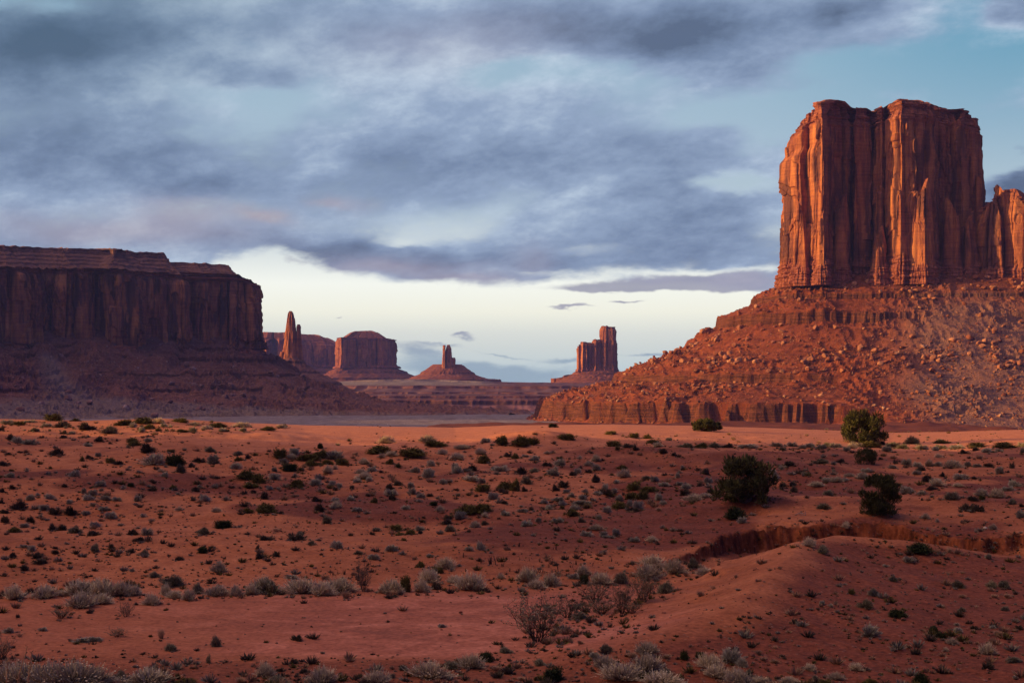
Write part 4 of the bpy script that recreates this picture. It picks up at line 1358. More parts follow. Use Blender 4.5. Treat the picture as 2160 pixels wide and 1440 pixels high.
M['sage'] = material('sagebrush_leaf', m_plant((0.075, 0.060, 0.050), (0.45, 0.41, 0.30)))
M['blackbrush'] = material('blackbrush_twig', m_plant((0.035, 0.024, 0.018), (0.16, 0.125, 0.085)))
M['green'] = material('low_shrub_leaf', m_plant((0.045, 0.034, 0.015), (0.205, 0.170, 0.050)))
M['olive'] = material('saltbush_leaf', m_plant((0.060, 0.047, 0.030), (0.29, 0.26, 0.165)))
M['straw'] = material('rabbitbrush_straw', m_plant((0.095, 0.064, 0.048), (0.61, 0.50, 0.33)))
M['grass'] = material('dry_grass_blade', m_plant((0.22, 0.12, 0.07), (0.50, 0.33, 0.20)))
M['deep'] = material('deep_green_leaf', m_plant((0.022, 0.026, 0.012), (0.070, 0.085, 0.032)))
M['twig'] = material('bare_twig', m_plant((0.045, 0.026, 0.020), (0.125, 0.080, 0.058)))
M['bark'] = material('juniper_bark', lambda N: (N.mix(N.noise(pos(N), 14.0, 4), (0.06, 0.038, 0.028), (0.20, 0.14, 0.105)), None))
M['juniper'] = material('juniper_leaf', m_plant((0.020, 0.022, 0.010), (0.115, 0.112, 0.042), 0.15))
M['stalk'] = material('dry_stalk', lambda N: (N.mix(N.noise(pos(N), 8.0, 3), (0.30, 0.15, 0.07), (0.56, 0.36, 0.18)), None))
M['dead'] = material('dead_wood', lambda N: (N.mix(N.noise(pos(N), 8.0, 3), (0.16, 0.11, 0.09), (0.42, 0.33, 0.27)), None))


class Blades:
    """thin tapered leaf blades and small leaf faces gathered into one mesh"""

    def __init__(self):
        self.V, self.T, self.F4, self.F3 = [], [], [], []

    def blade(self, a, b, w, ta=0.0, tb=1.0, rng=None):
        a, b = np.asarray(a, float), np.asarray(b, float)
        d = b - a
        q = rng.normal(size=3)
        s = np.cross(d, q)
        s = s / (np.linalg.norm(s) + 1e-9) * w
        n = len(self.V)
        m = a + d * 0.55
        self.V += [a - s * 0.5, a + s * 0.5, m + s * 0.5, m - s * 0.5, b]
        self.T += [ta, ta, (ta + tb) / 2, (ta + tb) / 2, tb]
        self.F4.append((n, n + 1, n + 2, n + 3))
        self.F3.append((n + 3, n + 2, n + 4))

    def leaf(self, c, r, t, rng):
        q = rng.normal(size=(2, 3))
        u = q[0] / np.linalg.norm(q[0])
        v = np.cross(u, q[1])
        v = v / (np.linalg.norm(v) + 1e-9)
        n = len(self.V)
        c = np.asarray(c)
        self.V += [c - u * r, c + v * r * 0.7, c + u * r, c - v * r * 0.7]
        self.T += [t] * 4
        self.F4.append((n, n + 1, n + 2, n + 3))

    def tube(self, pts, radii_, t0=0.0, t1=0.4, sides=4):
        pts = [np.asarray(p, float) for p in pts]
        n0 = len(self.V)
        for i, p in enumerate(pts):
            d = pts[min(i + 1, len(pts) - 1)] - pts[max(i - 1, 0)]
            d = d / (np.linalg.norm(d) + 1e-9)
            u = np.cross(d, (0.3, 0.9, 0.21))
            u = u / (np.linalg.norm(u) + 1e-9)
            v = np.cross(d, u)
            for k in range(sides):
                a = 2 * pi * k / sides
                self.V.append(p + (u * math.cos(a) + v * math.sin(a)) * radii_[i])
                self.T.append(t0 + (t1 - t0) * i / max(1, len(pts) - 1))
        for i in range(len(pts) - 1):
            for k in range(sides):
                k2 = (k + 1) % sides
                self.F4.append((n0 + i * sides + k, n0 + i * sides + k2, n0 + (i + 1) * sides + k2, n0 + (i + 1) * sides + k))

    def build(self, name, mat, parent=None):
        o = make_obj(name, np.array(self.V), self.F4 or None, self.F3 or None, mat, parent)
        attr(o, 'tip', self.T)
        return o


def envelope(rng, lob=5):
    ph = rng.uniform(0, 6.28, lob)
    am = rng.uniform(0.04, 0.16, lob)
    return lambda th: 1 + sum(am[k] * math.sin((k + 1) * th + ph[k]) for k in range(lob))


def dome(seed, n, kind):
    """unit shrub: one metre across, one metre high. Returns foliage and stem blades"""
    r = np.random.default_rng(seed)
    env = envelope(r)
    fol, stm = Blades(), Blades()
    clump = [(r.uniform(-0.33, 0.33), r.uniform(-0.33, 0.33), r.uniform(0.45, 0.95), r.uniform(0.17, 0.34)) for _ in range(8)]
    clump[0] = (r.uniform(-0.2, 0.2), r.uniform(-0.2, 0.2), 1.0, 0.30)
    for i in range(n):
        th = r.uniform(0, 2 * pi)
        if kind in ('sage', 'dark', 'green', 'olive'):
            cx_, cy_, ch, cr = clump[r.integers(8)]
            ph = math.asin(r.uniform(0.02, 1) ** 0.8)
            R = env(th)
            e = np.array([cx_ + cr * R * math.cos(ph) * math.cos(th), cy_ + cr * R * math.cos(ph) * math.sin(th), max(0.03, ch * math.sin(ph))])
            e *= r.uniform(0.82, 1.06)
            k = r.uniform(0.30, 0.62)
            base = np.array([e[0] * k, e[1] * k, e[2] * r.uniform(0.2, 0.6)])
            if kind == 'sage':
                fol.blade(base, e, 0.026, 0.25, 1.0, r)
                if i % 2 == 0:
                    fol.leaf(e * r.uniform(0.82, 1.0), r.uniform(0.018, 0.034), r.uniform(0.6, 1.0), r)
            elif kind == 'dark':
                fol.blade(base, e, 0.030, 0.0, r.uniform(0.4, 1.0), r)
                fol.leaf(e * r.uniform(0.7, 1.0), r.uniform(0.022, 0.042), r.uniform(0.1, 0.8), r)
            elif kind == 'green':
                fol.blade(base, e, 0.022, 0.1, r.uniform(0.5, 1.0), r)
                fol.leaf(e * r.uniform(0.8, 1.02), r.uniform(0.022, 0.042), r.uniform(0.35, 1.0), r)
                fol.leaf(e * r.uniform(0.6, 1.0), r.uniform(0.022, 0.042), r.uniform(0.1, 0.6), r)
            else:
                fol.blade(base, e, 0.024, 0.1, 0.9, r)
                fol.leaf(e * r.uniform(0.85, 1.02), r.uniform(0.016, 0.032), r.uniform(0.4, 1.0), r)
        elif kind == 'straw':
            b = np.array([r.normal() * 0.10, r.normal() * 0.10, 0.0])
            sp = r.uniform(0.05, 0.56) * env(th)
            hh = r.uniform(0.40, 1.12) * (1 - 0.35 * (sp / 0.55) ** 2) * (0.75 + 0.35 * math.sin(3 * th + seed))
            e = np.array([b[0] + sp * math.cos(th), b[1] + sp * math.sin(th), hh])
            m = b + (e - b) * 0.5 + np.array([math.cos(th), math.sin(th), 0]) * 0.04
            fol.blade(b + (m - b) * r.uniform(0.2, 0.9), m + (e - m) * 0.3, 0.016, 0.0, 0.55, r)
            fol.blade(m, e, 0.019, 0.4, 1.0, r)
            if i % 2 == 0:
                fol.leaf(e, r.uniform(0.012, 0.028), 1.0, r)
        elif kind == 'grass':
            b = np.array([r.normal() * 0.08, r.normal() * 0.08, 0.0])
            sp = r.uniform(0.1, 0.5)
            e = np.array([b[0] + sp * math.cos(th), b[1] + sp * math.sin(th), r.uniform(0.5, 1.0) * (1 - 0.4 * sp)])
            fol.blade(b, e, 0.022, 0.1, 1.0, r)
    for i in range(14):
        th = r.uniform(0, 2 * pi)
        sp = r.uniform(0.1, 0.36)
        e = np.array([sp * math.cos(th), sp * math.sin(th), r.uniform(0.35, 0.7)])
        stm.tube([(0.02 * math.cos(th), 0.02 * math.sin(th), -0.04), e * 0.5 + np.array([0, 0, .05]), e], [0.020, 0.013, 0.006], 0.0, 0.5, 3)
    return fol, stm


def twiggy(seed, upright=0.6, leafy=0):
    """bare branching bush, unit size"""
    r = np.random.default_rng(seed)
    B, L = Blades(), Blades()

    def grow(p, d, length, rad, lev):
        pts, rr = [p], [rad]
        q = p
        nseg = 4
        for k in range(nseg):
            d = d + r.normal(size=3) * 0.14 + np.array([0, 0, 0.05])
            d = d / np.linalg.norm(d)
            q = q + d * length / nseg
            pts.append(q)
            rr.append(rad * (1 - 0.65 * (k + 1) / nseg))
            if lev < 3 and (k > 0 or lev == 0) and r.random() < 0.85:
                nd = d + r.normal(size=3) * 0.5
                nd[2] = abs(nd[2]) * 0.8 + 0.15
                grow(q, nd / np.linalg.norm(nd), length * r.uniform(0.45, 0.7), rad * 0.55, lev + 1)
        B.tube(pts, rr, 0.15 * lev, 0.25 + 0.25 * lev, 3)
        if leafy and lev >= 2:
            for _ in range(leafy):
                L.leaf(pts[r.integers(1, len(pts))] + r.normal(size=3) * 0.02, r.uniform(0.010, 0.022), r.uniform(0.2, 1), r)
    for i in range(17):
        th = r.uniform(0, 2 * pi)
        sp = r.uniform(0.1, 1.0) * (1 - upright) + 0.12
        d = np.array([math.cos(th) * sp * 1.5, math.sin(th) * sp * 1.5, 0.75])
        grow(np.array([math.cos(th) * 0.05, math.sin(th) * 0.05, -0.03]), d / np.linalg.norm(d), r.uniform(0.45, 0.72), 0.014, 0)
    return B, L


def stalks(seed):
    r = np.random.default_rng(seed)
    B = Blades()
    for i in range(int(r.integers(3, 7))):
        x, y = r.normal(size=2) * 0.16
        h = r.uniform(0.5, 1.0)
        e = np.array([x + r.normal() * 0.08, y + r.normal() * 0.08, h])
        B.tube([(x, y, -0.05), ((x + e[0]) / 2, (y + e[1]) / 2, h * 0.5), e], [0.055, 0.06, 0.02], 0, 0.5, 5)
        for _ in range(10):
            t = r.uniform(0.2, 1)
            p = np.array([x, y, 0]) * (1 - t) + e * t
            B.blade(p, p + np.array([r.normal() * 0.09, r.normal() * 0.09, 0.12]), 0.03, 0.1, 0.7, r)
    return B


def hide(o):
    """a pattern object: only its meshes are used"""
    COL.objects.unlink(o)
    return o


PATTERN = {}
SPEC = {'s': ('sage', 'sage', 330), 'd': ('dark', 'blackbrush', 330), 'g': ('green', 'green', 380), 'o': ('olive', 'olive', 380), 'r': ('straw', 'straw', 420), 't': ('grass', 'grass', 110), 'gd': ('green', 'deep', 420)}
for key, (kd, mt, n) in SPEC.items():
    fine, small = [], []
    for v in range(4 if key != 'gd' else 2):
        f_, s_ = dome(900 + 31 * v + 7 * len(PATTERN), int(n * 2.6), kd)
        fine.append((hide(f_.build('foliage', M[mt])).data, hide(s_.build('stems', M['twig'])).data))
        f2, _ = dome(1900 + 31 * v + 7 * len(PATTERN), n, kd)
        small.append(hide(f2.build('foliage', M[mt])).data)
    PATTERN[key] = (fine, small)
tw = []
for v in range(4):
    b_, l_ = twiggy(3000 + v, (0.75, 0.55, 0.65, 0.85)[v], 4)
    tw.append((hide(b_.build('branches', M['twig'])).data, hide(l_.build('foliage', M['olive'])).data))
PATTERN['tw'] = (tw, None)
PATTERN['st'] = ([hide(stalks(4000 + v).build('dead_stalks', M['twig'])).data for v in range(4)], None)

KIND = {'s': ('sagebrush', 'sagebrush', 'grey'), 'd': ('blackbrush', 'dark shrub', 'dark brown'), 'g': ('low_shrub', 'green shrub', 'green mounded'), 'o': ('saltbush', 'shrub', 'olive-grey'),
        'r': ('rabbitbrush', 'straw bush', 'pale straw-coloured'), 't': ('grass_clump', 'grass clump', 'dry tan'), 'gd': ('low_shrub', 'green shrub', 'deep green'), 'tw': ('twiggy_bush', 'bare bush', 'bare twiggy'),
        'st': ('dead_stalks', 'dead stalks', 'dark dead')}
NOUN = {'s': 'sagebrush', 'd': 'shrub', 'g': 'shrub', 'o': 'saltbush', 'r': 'bush', 't': 'grass clump', 'gd': 'shrub', 'tw': 'bush', 'st': 'plant stubs'}
GROUP = {'s': 'grey sagebrush on the red sand', 'd': 'dark shrubs on the red sand', 'g': 'green shrubs on the red sand', 'o': 'olive-grey saltbush on the red sand', 'r': 'straw-coloured bushes on the flats',
         't': 'tufts of dry grass', 'gd': 'green shrubs on the red sand', 'tw': 'bare twiggy bushes by the pan', 'st': 'dead plant stubs on the slope'}

TILES = [(0, 860), (540, 860), (1080, 860), (1620, 860), (0, 1130), (540, 1130), (1080, 1130), (1620, 1130)]
PLANTS = [
    '430,110,160,70,g 165,145,110,40,g 60,135,120,40,s 250,125,120,30,s 630,112,70,30,g 390,160,90,40,s 510,165,160,60,d 745,185,160,70,d 920,215,150,70,o 1060,148,140,60,g 1235,130,180,60,g 1340,130,90,45,r 1120,165,70,50,s 1260,178,110,45,g 1550,125,170,45,g 1440,165,60,35,s 1380,160,70,40,s 1530,205,150,30,g 1630,205,90,50,s 1830,165,170,45,g 1640,150,80,30,r 1410,200,55,30,d 1190,205,90,50,s 1330,195,70,30,g 1740,180,100,30,r 1870,200,100,35,s 2050,195,90,35,s 2040,160,120,40,r 10,195,60,60,d 290,200,70,40,o 420,195,45,20,d 530,220,70,35,d 600,222,70,30,s 355,255,50,30,d 530,255,70,30,d 80,268,90,55,d 150,295,100,60,s 250,308,130,55,s 830,282,110,50,d 750,250,50,30,s 985,280,40,25,d 740,325,75,40,s 930,305,45,25,d 1110,290,90,45,g 1150,320,110,50,g 1085,338,60,30,o 1250,285,70,40,s 1260,375,170,90,d 1290,478,210,110,s 1480,490,170,110,gd 1515,545,105,80,d 1605,500,65,45,d 1440,378,80,32,g 1660,525,40,30,d 1780,368,110,50,o 1690,462,110,50,d 1810,470,150,90,s 2010,400,90,45,o 2090,430,60,55,d 2005,448,65,45,g 1995,515,100,65,s 505,400,130,70,d 700,450,60,50,g 760,430,80,40,d 825,410,65,40,s 915,465,90,50,g 1000,475,100,35,d 30,490,80,50,d 165,378,55,22,d 235,395,55,25,s 75,395,60,25,d 430,515,50,28,g 230,525,45,25,s 410,565,55,35,s 85,585,95,50,s 95,535,45,25,g 625,580,105,65,s 1385,580,70,45,s 1355,540,55,30,r 1290,625,40,28,d 845,660,95,55,s 1110,662,65,38,gd 1045,680,60,35,s 1280,700,110,50,d 1455,690,65,50,g 1660,708,80,50,d 1690,670,50,30,s 110,682,70,40,d 25,708,65,40,d 550,668,60,35,d 710,720,85,55,s 780,735,80,55,s 850,700,55,35,s 755,778,125,55,s 885,775,100,50,s 985,783,75,40,s 1155,790,95,60,s 1505,732,50,30,s 1735,785,105,65,s 260,775,110,55,s 425,770,100,55,s 325,738,60,30,s 580,810,70,45,s 155,855,145,85,d 10,805,50,50,d 380,860,100,55,s 465,897,130,65,d 610,900,125,80,d 790,830,75,40,s 870,865,100,40,s 730,900,75,40,s 925,932,115,65,s 35,890,80,40,d 30,965,85,65,d 265,965,95,60,d 345,920,60,30,s 1210,920,60,40,s 1350,930,40,35,d 1510,868,60,40,r 1365,870,50,25,t 1825,880,70,40,r 2090,880,100,45,g 1870,1015,160,80,gd 430,1035,110,70,d 515,1035,90,60,d 200,1010,95,45,s 130,1050,130,55,g 640,1055,100,70,o 810,1005,110,55,s 1015,995,50,30,s 790,1078,120,50,d 1110,1070,80,60,d 1240,1070,95,70,s 1730,1065,135,65,o 2090,1070,60,30,d 2030,1000,45,20,d 2060,600,190,85,g 2100,670,120,50,g 2065,728,60,45,d 2140,720,60,45,d',
    '245,165,60,40,d 90,190,140,40,g 210,170,80,30,r 200,418,130,85,g 330,390,120,60,s 300,425,80,40,r 235,465,95,45,s 540,340,75,48,gd 430,440,190,60,g 560,420,180,75,g 650,430,170,80,s 700,480,130,60,g 480,490,110,60,g 600,475,100,45,g 275,535,130,80,gd 380,530,55,40,g 160,535,70,45,s 605,550,95,65,r 665,520,45,45,r 335,585,55,45,s 165,602,120,60,s 535,605,85,55,s 500,648,120,60,s 330,665,140,70,g 375,680,60,45,g 120,690,80,40,s 75,770,100,75,d 30,630,110,90,g 650,650,70,45,s 700,672,85,45,s 670,695,65,35,d 810,685,50,35,d 520,790,95,50,d 675,790,70,42,s 800,780,75,50,s 945,747,65,30,d 680,840,85,55,r 545,875,120,80,d 860,872,95,40,s 595,970,95,75,o 95,880,165,85,g 1000,800,70,50,g 915,600,110,60,r 885,555,80,40,r 860,628,70,45,s 950,620,70,45,s 980,538,85,55,s 1060,548,50,28,d 910,475,80,50,r 840,395,60,25,t 1050,385,210,80,g 1100,300,110,60,r 1060,420,60,40,r 1140,405,90,40,r 1310,405,210,85,g 1385,405,80,60,s 1500,325,170,60,g 1450,290,150,60,r 1130,475,90,55,g 1195,505,60,55,gd 1260,440,45,25,g 1575,390,70,45,r 1480,490,75,60,s 1340,545,100,55,s 1450,588,110,95,s 1695,430,110,50,r 1740,345,120,35,r 1700,550,100,75,s 1675,500,75,40,s 1840,530,115,55,d 1925,470,150,90,g 1895,390,80,50,r 2060,535,160,60,s 2130,415,80,45,d 2080,300,180,80,g 1945,292,95,45,s 1820,615,180,50,s 1905,635,70,55,s 1575,635,75,45,s 1485,627,40,20,d 1190,655,95,50,d 1300,670,100,50,s 1135,685,85,55,d 1135,735,100,60,s 1325,725,90,60,s 1390,760,80,55,s 1140,775,80,50,d 1385,795,55,35,s 1480,745,80,28,d 1690,697,60,25,d 1570,690,45,18,d 1705,745,50,35,o 1930,705,140,70,g 2110,690,140,80,g 2110,725,55,45,d 2010,770,120,70,s 1855,750,45,28,d 2095,810,75,35,d 1505,825,65,45,gd 1265,858,85,45,s 1550,870,65,45,r 1170,890,50,25,d 1760,890,200,90,g 1890,880,190,85,g 1730,935,120,75,s 1620,940,95,45,d 1625,980,100,50,d 1635,1040,110,65,o 1930,920,60,45,r 2105,905,90,45,s 1850,1010,80,55,r 1925,990,75,45,d 1170,1030,165,55,g 1010,1040,70,40,o 1300,1070,90,50,g 1380,1035,90,55,s 1380,1062,70,35,d 980,1070,50,35,d 1205,1075,70,35,g 360,1078,80,40,o 170,1045,70,40,t 340,1008,55,30,t 215,895,55,35,d 1795,1045,45,30,d 2050,940,40,25,d 1065,945,40,20,d 1415,930,45,20,d 1315,935,60,30,t 965,935,40,20,t',
    '340,165,80,40,gd 60,320,150,100,g 160,310,170,70,g 490,268,180,55,g 850,225,110,35,g 1030,250,120,45,g 1150,260,70,45,g 1190,300,120,40,g 840,325,140,55,g 890,355,50,40,g 970,335,100,40,d 1050,355,80,40,d 1320,275,70,30,s 1270,380,90,45,d 1230,330,90,40,r 1470,335,150,45,o 1610,335,160,50,g 1720,335,120,45,o 1820,333,100,40,d 1990,335,200,40,s 1370,405,60,40,d 1410,415,45,30,d 20,430,70,55,g 110,415,65,30,s 200,445,75,50,s 300,390,60,30,r 400,430,55,30,gd 565,430,50,35,s 300,490,75,40,d 400,485,120,65,s 710,450,65,55,r 765,447,45,30,d 650,488,80,40,r 710,525,75,60,s 920,515,90,40,g 945,585,100,65,r 95,560,110,70,d 185,540,85,40,o 350,565,110,60,s 370,520,60,40,s 500,570,90,40,d 550,550,75,50,s 640,548,70,35,d 130,640,105,80,o 35,695,110,110,g 110,705,70,50,d 695,628,125,75,d 440,670,140,65,d 375,700,70,65,d 610,715,60,45,s 500,752,70,45,s 465,718,65,40,s 780,690,75,60,s 800,735,90,55,d 720,735,75,40,s 870,715,80,45,s 880,640,90,40,s 1130,600,75,35,o 1210,620,110,55,s 1285,660,105,40,s 1290,570,50,30,d 840,570,40,25,g 1400,590,65,55,s 1440,515,60,40,s 1040,690,130,65,g 1130,700,160,45,g 1420,652,70,35,s 1470,680,80,50,s 1578,662,55,35,d 1650,565,75,65,d 1650,630,90,60,s 1450,740,100,65,d 1690,720,100,45,d 1530,785,150,55,r 1630,760,110,40,r 1010,770,130,70,g 1110,770,130,75,g 1235,780,110,70,s 905,780,90,60,s 890,850,120,75,g 985,830,80,65,s 1070,850,120,80,s 1010,880,130,50,d 1280,815,65,40,s 795,880,105,60,s 380,780,125,35,s 280,805,80,40,s 580,812,170,40,s 600,768,95,40,s 690,785,60,30,s 430,820,80,40,s 315,860,95,45,s 85,880,90,40,s 75,838,60,25,s 640,840,60,45,g 500,910,125,70,g 520,860,80,50,s 425,855,65,35,g 305,892,35,32,d 225,960,85,45,s 235,910,45,25,s 390,965,105,50,s 735,938,85,45,s 580,965,75,40,d 160,865,50,25,d 110,1000,130,60,s 710,1028,95,45,r 880,1070,85,65,s 620,1080,100,55,s 780,1082,90,50,s 600,1008,45,20,t 355,1018,50,28,t 1895,930,190,110,gd 1940,970,90,60,s 1235,870,70,40,t 1090,1020,30,45,t 1700,785,40,25,d 1430,830,50,40,t',
    '70,325,110,45,s 120,355,90,30,o 200,325,110,45,s 290,340,70,35,s 350,330,90,40,s 440,345,110,45,s 500,325,90,40,o 560,335,120,50,s 660,360,70,40,s 710,340,70,45,r 760,330,80,35,r 880,330,170,60,g 880,295,90,50,r 970,310,70,35,d 1060,330,110,50,o 1210,305,110,80,o 1000,365,110,50,s 1140,345,110,45,o 1290,350,130,50,s 1450,345,110,45,s 1480,300,150,35,g 1600,345,130,45,s 1780,330,200,45,g 2010,335,200,55,g 2140,330,80,50,s 1660,385,80,40,d 1850,375,90,45,s 1740,360,70,35,d 1950,370,80,30,s 2140,380,60,40,o 1410,360,90,40,s 440,470,150,50,o 610,465,80,45,d 170,490,100,50,d 110,520,60,45,s 30,560,80,50,s 60,600,80,45,s 550,535,40,35,s 1170,480,110,60,s 1050,510,80,40,s 1075,470,50,45,d 1260,500,100,50,s 1300,530,80,40,d 1360,490,80,55,r 1440,490,70,45,s 1555,510,130,70,r 1690,490,90,45,s 1760,500,80,35,s 1850,500,100,40,d 1960,550,110,65,s 2060,510,60,70,d 1250,560,80,40,s 1345,625,130,70,d 1480,580,65,45,d 1630,605,130,60,s 1620,545,40,30,d 1420,655,110,60,r 790,600,110,65,s 830,540,90,40,s 500,620,90,40,s 580,625,100,45,r 660,615,60,35,s 690,580,80,30,r 410,660,110,40,r 110,665,80,40,d 195,660,100,45,d 210,710,85,60,d 115,690,55,35,d 510,735,100,50,o 700,705,35,35,d 1375,692,100,40,d 1600,665,80,30,r 1160,720,110,80,s 1290,730,90,40,s 1560,770,130,75,o 1715,780,110,45,d 1800,740,120,60,r 1930,760,110,75,r 1810,770,80,40,g 2080,660,120,60,s 2030,700,110,50,s 1690,862,110,65,d 1770,872,120,70,d 2050,810,90,50,o 2140,835,60,40,d 2140,925,90,80,s 475,850,100,55,o 455,958,40,28,d 1330,935,65,45,r 1430,965,50,40,s 1300,780,28,28,d 1380,755,60,25,s 660,1020,70,60,r 1390,1045,30,40,t 1900,1025,70,45,r 950,435,50,25,d 1740,600,60,30,d 1780,430,70,45,t 1550,405,60,35,t 1440,420,60,40,r',
    '275,125,90,55,s 110,180,80,50,d 300,185,110,55,d 335,235,130,50,d 200,98,80,35,s 460,105,60,25,d 460,145,80,30,d 190,290,95,55,d 805,130,110,80,o 940,100,70,40,d 1110,140,60,45,d 1215,155,80,45,o 1175,40,90,40,d 1705,140,140,60,gd 1500,205,80,40,d 1850,305,110,85,r 1310,345,105,55,o 1455,425,190,110,o 1675,485,110,110,o 115,530,190,110,r 385,520,190,100,r 690,490,290,110,r 860,500,200,130,r 1000,500,230,110,r 1130,500,130,80,r 680,600,200,120,r 850,570,160,80,r 1280,580,120,90,r 1400,500,100,90,r 1470,520,120,60,r 1590,540,110,90,r 1830,500,200,80,r 1990,505,90,90,r 2120,490,110,80,r 510,695,130,100,tw 1060,680,100,120,tw 150,690,40,40,d 70,815,110,55,s 165,850,60,50,t 360,800,80,40,s 985,850,110,70,tw 1360,865,65,100,t 1825,930,90,110,o 1435,965,110,70,o 1757,1070,60,90,o 700,890,160,40,s 790,885,120,50,s 1210,998,60,25,d 20,1040,160,190,tw 620,100,50,20,d 730,350,50,25,d 1110,300,60,40,s 1030,1000,40,20,d 1885,1075,45,40,t 1015,1200,110,80,o 1250,1240,330,110,r 620,1260,420,190,r 800,1250,220,140,r 420,1260,300,190,r 200,1250,300,170,r 40,1250,250,160,r 2030,1240,120,60,t 1550,1240,160,50,g 1410,1205,70,40,d',
    '690,105,110,75,s 1140,125,120,60,s 40,190,110,60,d 175,175,80,55,d 15,110,60,50,d 90,35,110,45,d 310,40,90,50,d 355,30,100,50,d 470,75,70,45,o 860,155,70,40,o 985,195,110,50,s 1245,38,60,30,g 1900,120,90,85,s 1800,125,80,45,s 1470,175,80,28,s 1600,270,160,85,r 1380,265,80,60,g 1750,180,50,60,st 130,480,270,140,o 50,470,150,120,r 380,480,240,120,r 560,500,170,110,r 690,470,230,110,r 760,525,90,80,t 905,470,110,230,tw 1070,480,90,70,r 1150,480,170,110,r 1280,470,120,150,g 1395,470,120,90,r 1505,450,110,70,d 1460,390,150,110,r 1165,505,90,60,t 1810,450,210,130,r 1680,395,110,60,r 1555,310,140,50,g 300,360,110,45,s 345,880,120,55,d 305,1075,90,45,d 80,1180,130,110,r 405,1155,100,40,d 560,1240,240,130,r 205,1240,200,80,o 210,1140,80,30,d 1460,1190,260,130,r 1640,1110,140,70,o 1820,1110,180,110,r 1950,1060,120,95,gd 2030,1135,90,50,t 2100,985,120,50,o 1150,1195,80,45,o 1020,1240,180,100,r 1240,1130,100,50,o 2140,1120,60,50,g 520,320,30,45,st 650,330,40,35,st 745,325,35,60,st 690,325,40,35,st 860,300,50,60,st 975,300,40,40,st 1000,300,40,40,st 1105,285,45,30,st 1575,770,80,35,s 2080,260,50,50,st 1990,240,60,70,st 2030,210,60,70,st 2110,200,40,40,st 1900,230,40,50,st 1770,300,40,40,st 2140,300,30,40,st 2065,360,60,50,r',
    '70,90,45,35,st 365,115,35,40,st 640,165,25,40,st 65,205,25,35,st 145,210,25,40,st 240,220,25,35,st 330,240,50,55,st 475,200,25,35,st 535,240,30,35,st 310,265,45,45,st 385,280,40,45,st 240,310,60,55,st 500,265,40,35,st 55,300,40,40,st 835,215,25,30,st 885,235,30,35,st 985,255,30,40,st 680,255,25,35,st 370,310,40,40,st 335,310,35,35,st 130,385,180,110,r 200,440,110,70,r 330,420,130,100,r 600,330,130,80,r 520,360,110,60,s 615,405,80,90,gd 740,400,150,90,r 925,395,150,110,o 1180,265,190,100,r 1150,350,190,110,r 1370,310,150,110,r 1510,270,130,90,o 1620,325,130,60,r 1250,300,70,60,d 1110,555,230,230,tw 700,560,200,180,tw 930,655,130,230,tw 760,660,200,120,tw 1010,650,150,110,tw 470,690,180,150,tw 570,700,130,70,o 210,890,320,340,tw 1290,480,150,110,o 1590,510,70,60,t 1700,450,60,45,t 1890,355,50,45,t 1740,215,60,25,t 525,850,70,30,o 845,865,50,35,t 800,970,110,70,o 1140,990,160,95,r 1010,1025,100,60,t 1300,1030,100,40,t 690,1025,110,55,s 260,965,50,30,g 520,978,50,35,t 785,1110,160,100,r 1140,1140,230,140,r 920,1210,290,130,r 230,1095,140,60,o 360,1220,240,135,gd 1310,1200,170,90,o 1260,1240,270,90,r 1445,1040,90,90,gd 1580,1025,80,60,gd 1670,1110,200,110,r 1840,1060,190,140,s 1940,1100,110,90,s 1720,1190,190,100,r 1900,1240,220,120,r 2010,1180,110,60,o 2080,995,70,40,t 2120,1050,80,40,t 80,1215,90,35,t 600,1170,40,35,d 1040,45,90,45,s 1180,45,80,45,r 790,15,80,30,s 2100,1240,150,50,r',
    '350,90,90,75,r 450,145,120,75,o 150,85,50,22,t 75,80,50,25,t 250,90,60,35,t 1290,135,220,90,gd 1190,220,90,60,s 1060,380,110,55,o 900,505,125,70,o 830,605,150,80,o 1080,680,150,75,gd 850,845,170,110,s 695,485,70,45,g 450,575,65,35,s 530,595,60,30,s 1610,435,120,75,o 1885,435,105,70,o 1995,435,105,70,o 1400,800,100,50,gd 1450,855,110,55,gd 1860,190,90,50,s 1640,520,70,35,t 1910,520,75,35,t 2020,520,75,40,t 1630,635,75,45,o 1480,605,45,30,t 1760,605,40,30,t 2005,630,75,45,o 1600,815,110,50,s 1590,755,60,30,s 1905,780,60,35,s 1730,785,70,35,d 1940,835,90,45,t 2115,785,70,40,d 1850,995,110,90,r 1845,1120,110,70,d 2070,1065,130,55,o 1300,1240,150,100,gd 1550,910,80,50,r 1500,970,60,35,r 740,1130,110,60,r 350,1130,90,55,r 60,950,60,40,t 55,1070,90,35,t 570,1210,110,60,r 180,1240,140,50,r 400,1210,70,45,o 480,1240,150,40,g 870,1240,120,40,g 1430,145,60,50,t 1530,140,60,60,t 1640,165,50,35,t 640,195,50,25,t 800,125,45,20,t 1000,260,60,30,s 1320,315,50,25,t 1640,315,55,25,t 1520,320,60,22,t',
]

_Y = np.exp(np.linspace(math.log(24), math.log(200), 500))
_PXS = np.arange(-700, 2900, 4.0)
_GX = (_PXS[:, None] - CX) / FPX * _Y[None, :]
_GZ = ground_z(_GX, np.broadcast_to(_Y[None, :], _GX.shape))
_GPY = HY - FPX * _GZ / _Y[None, :]


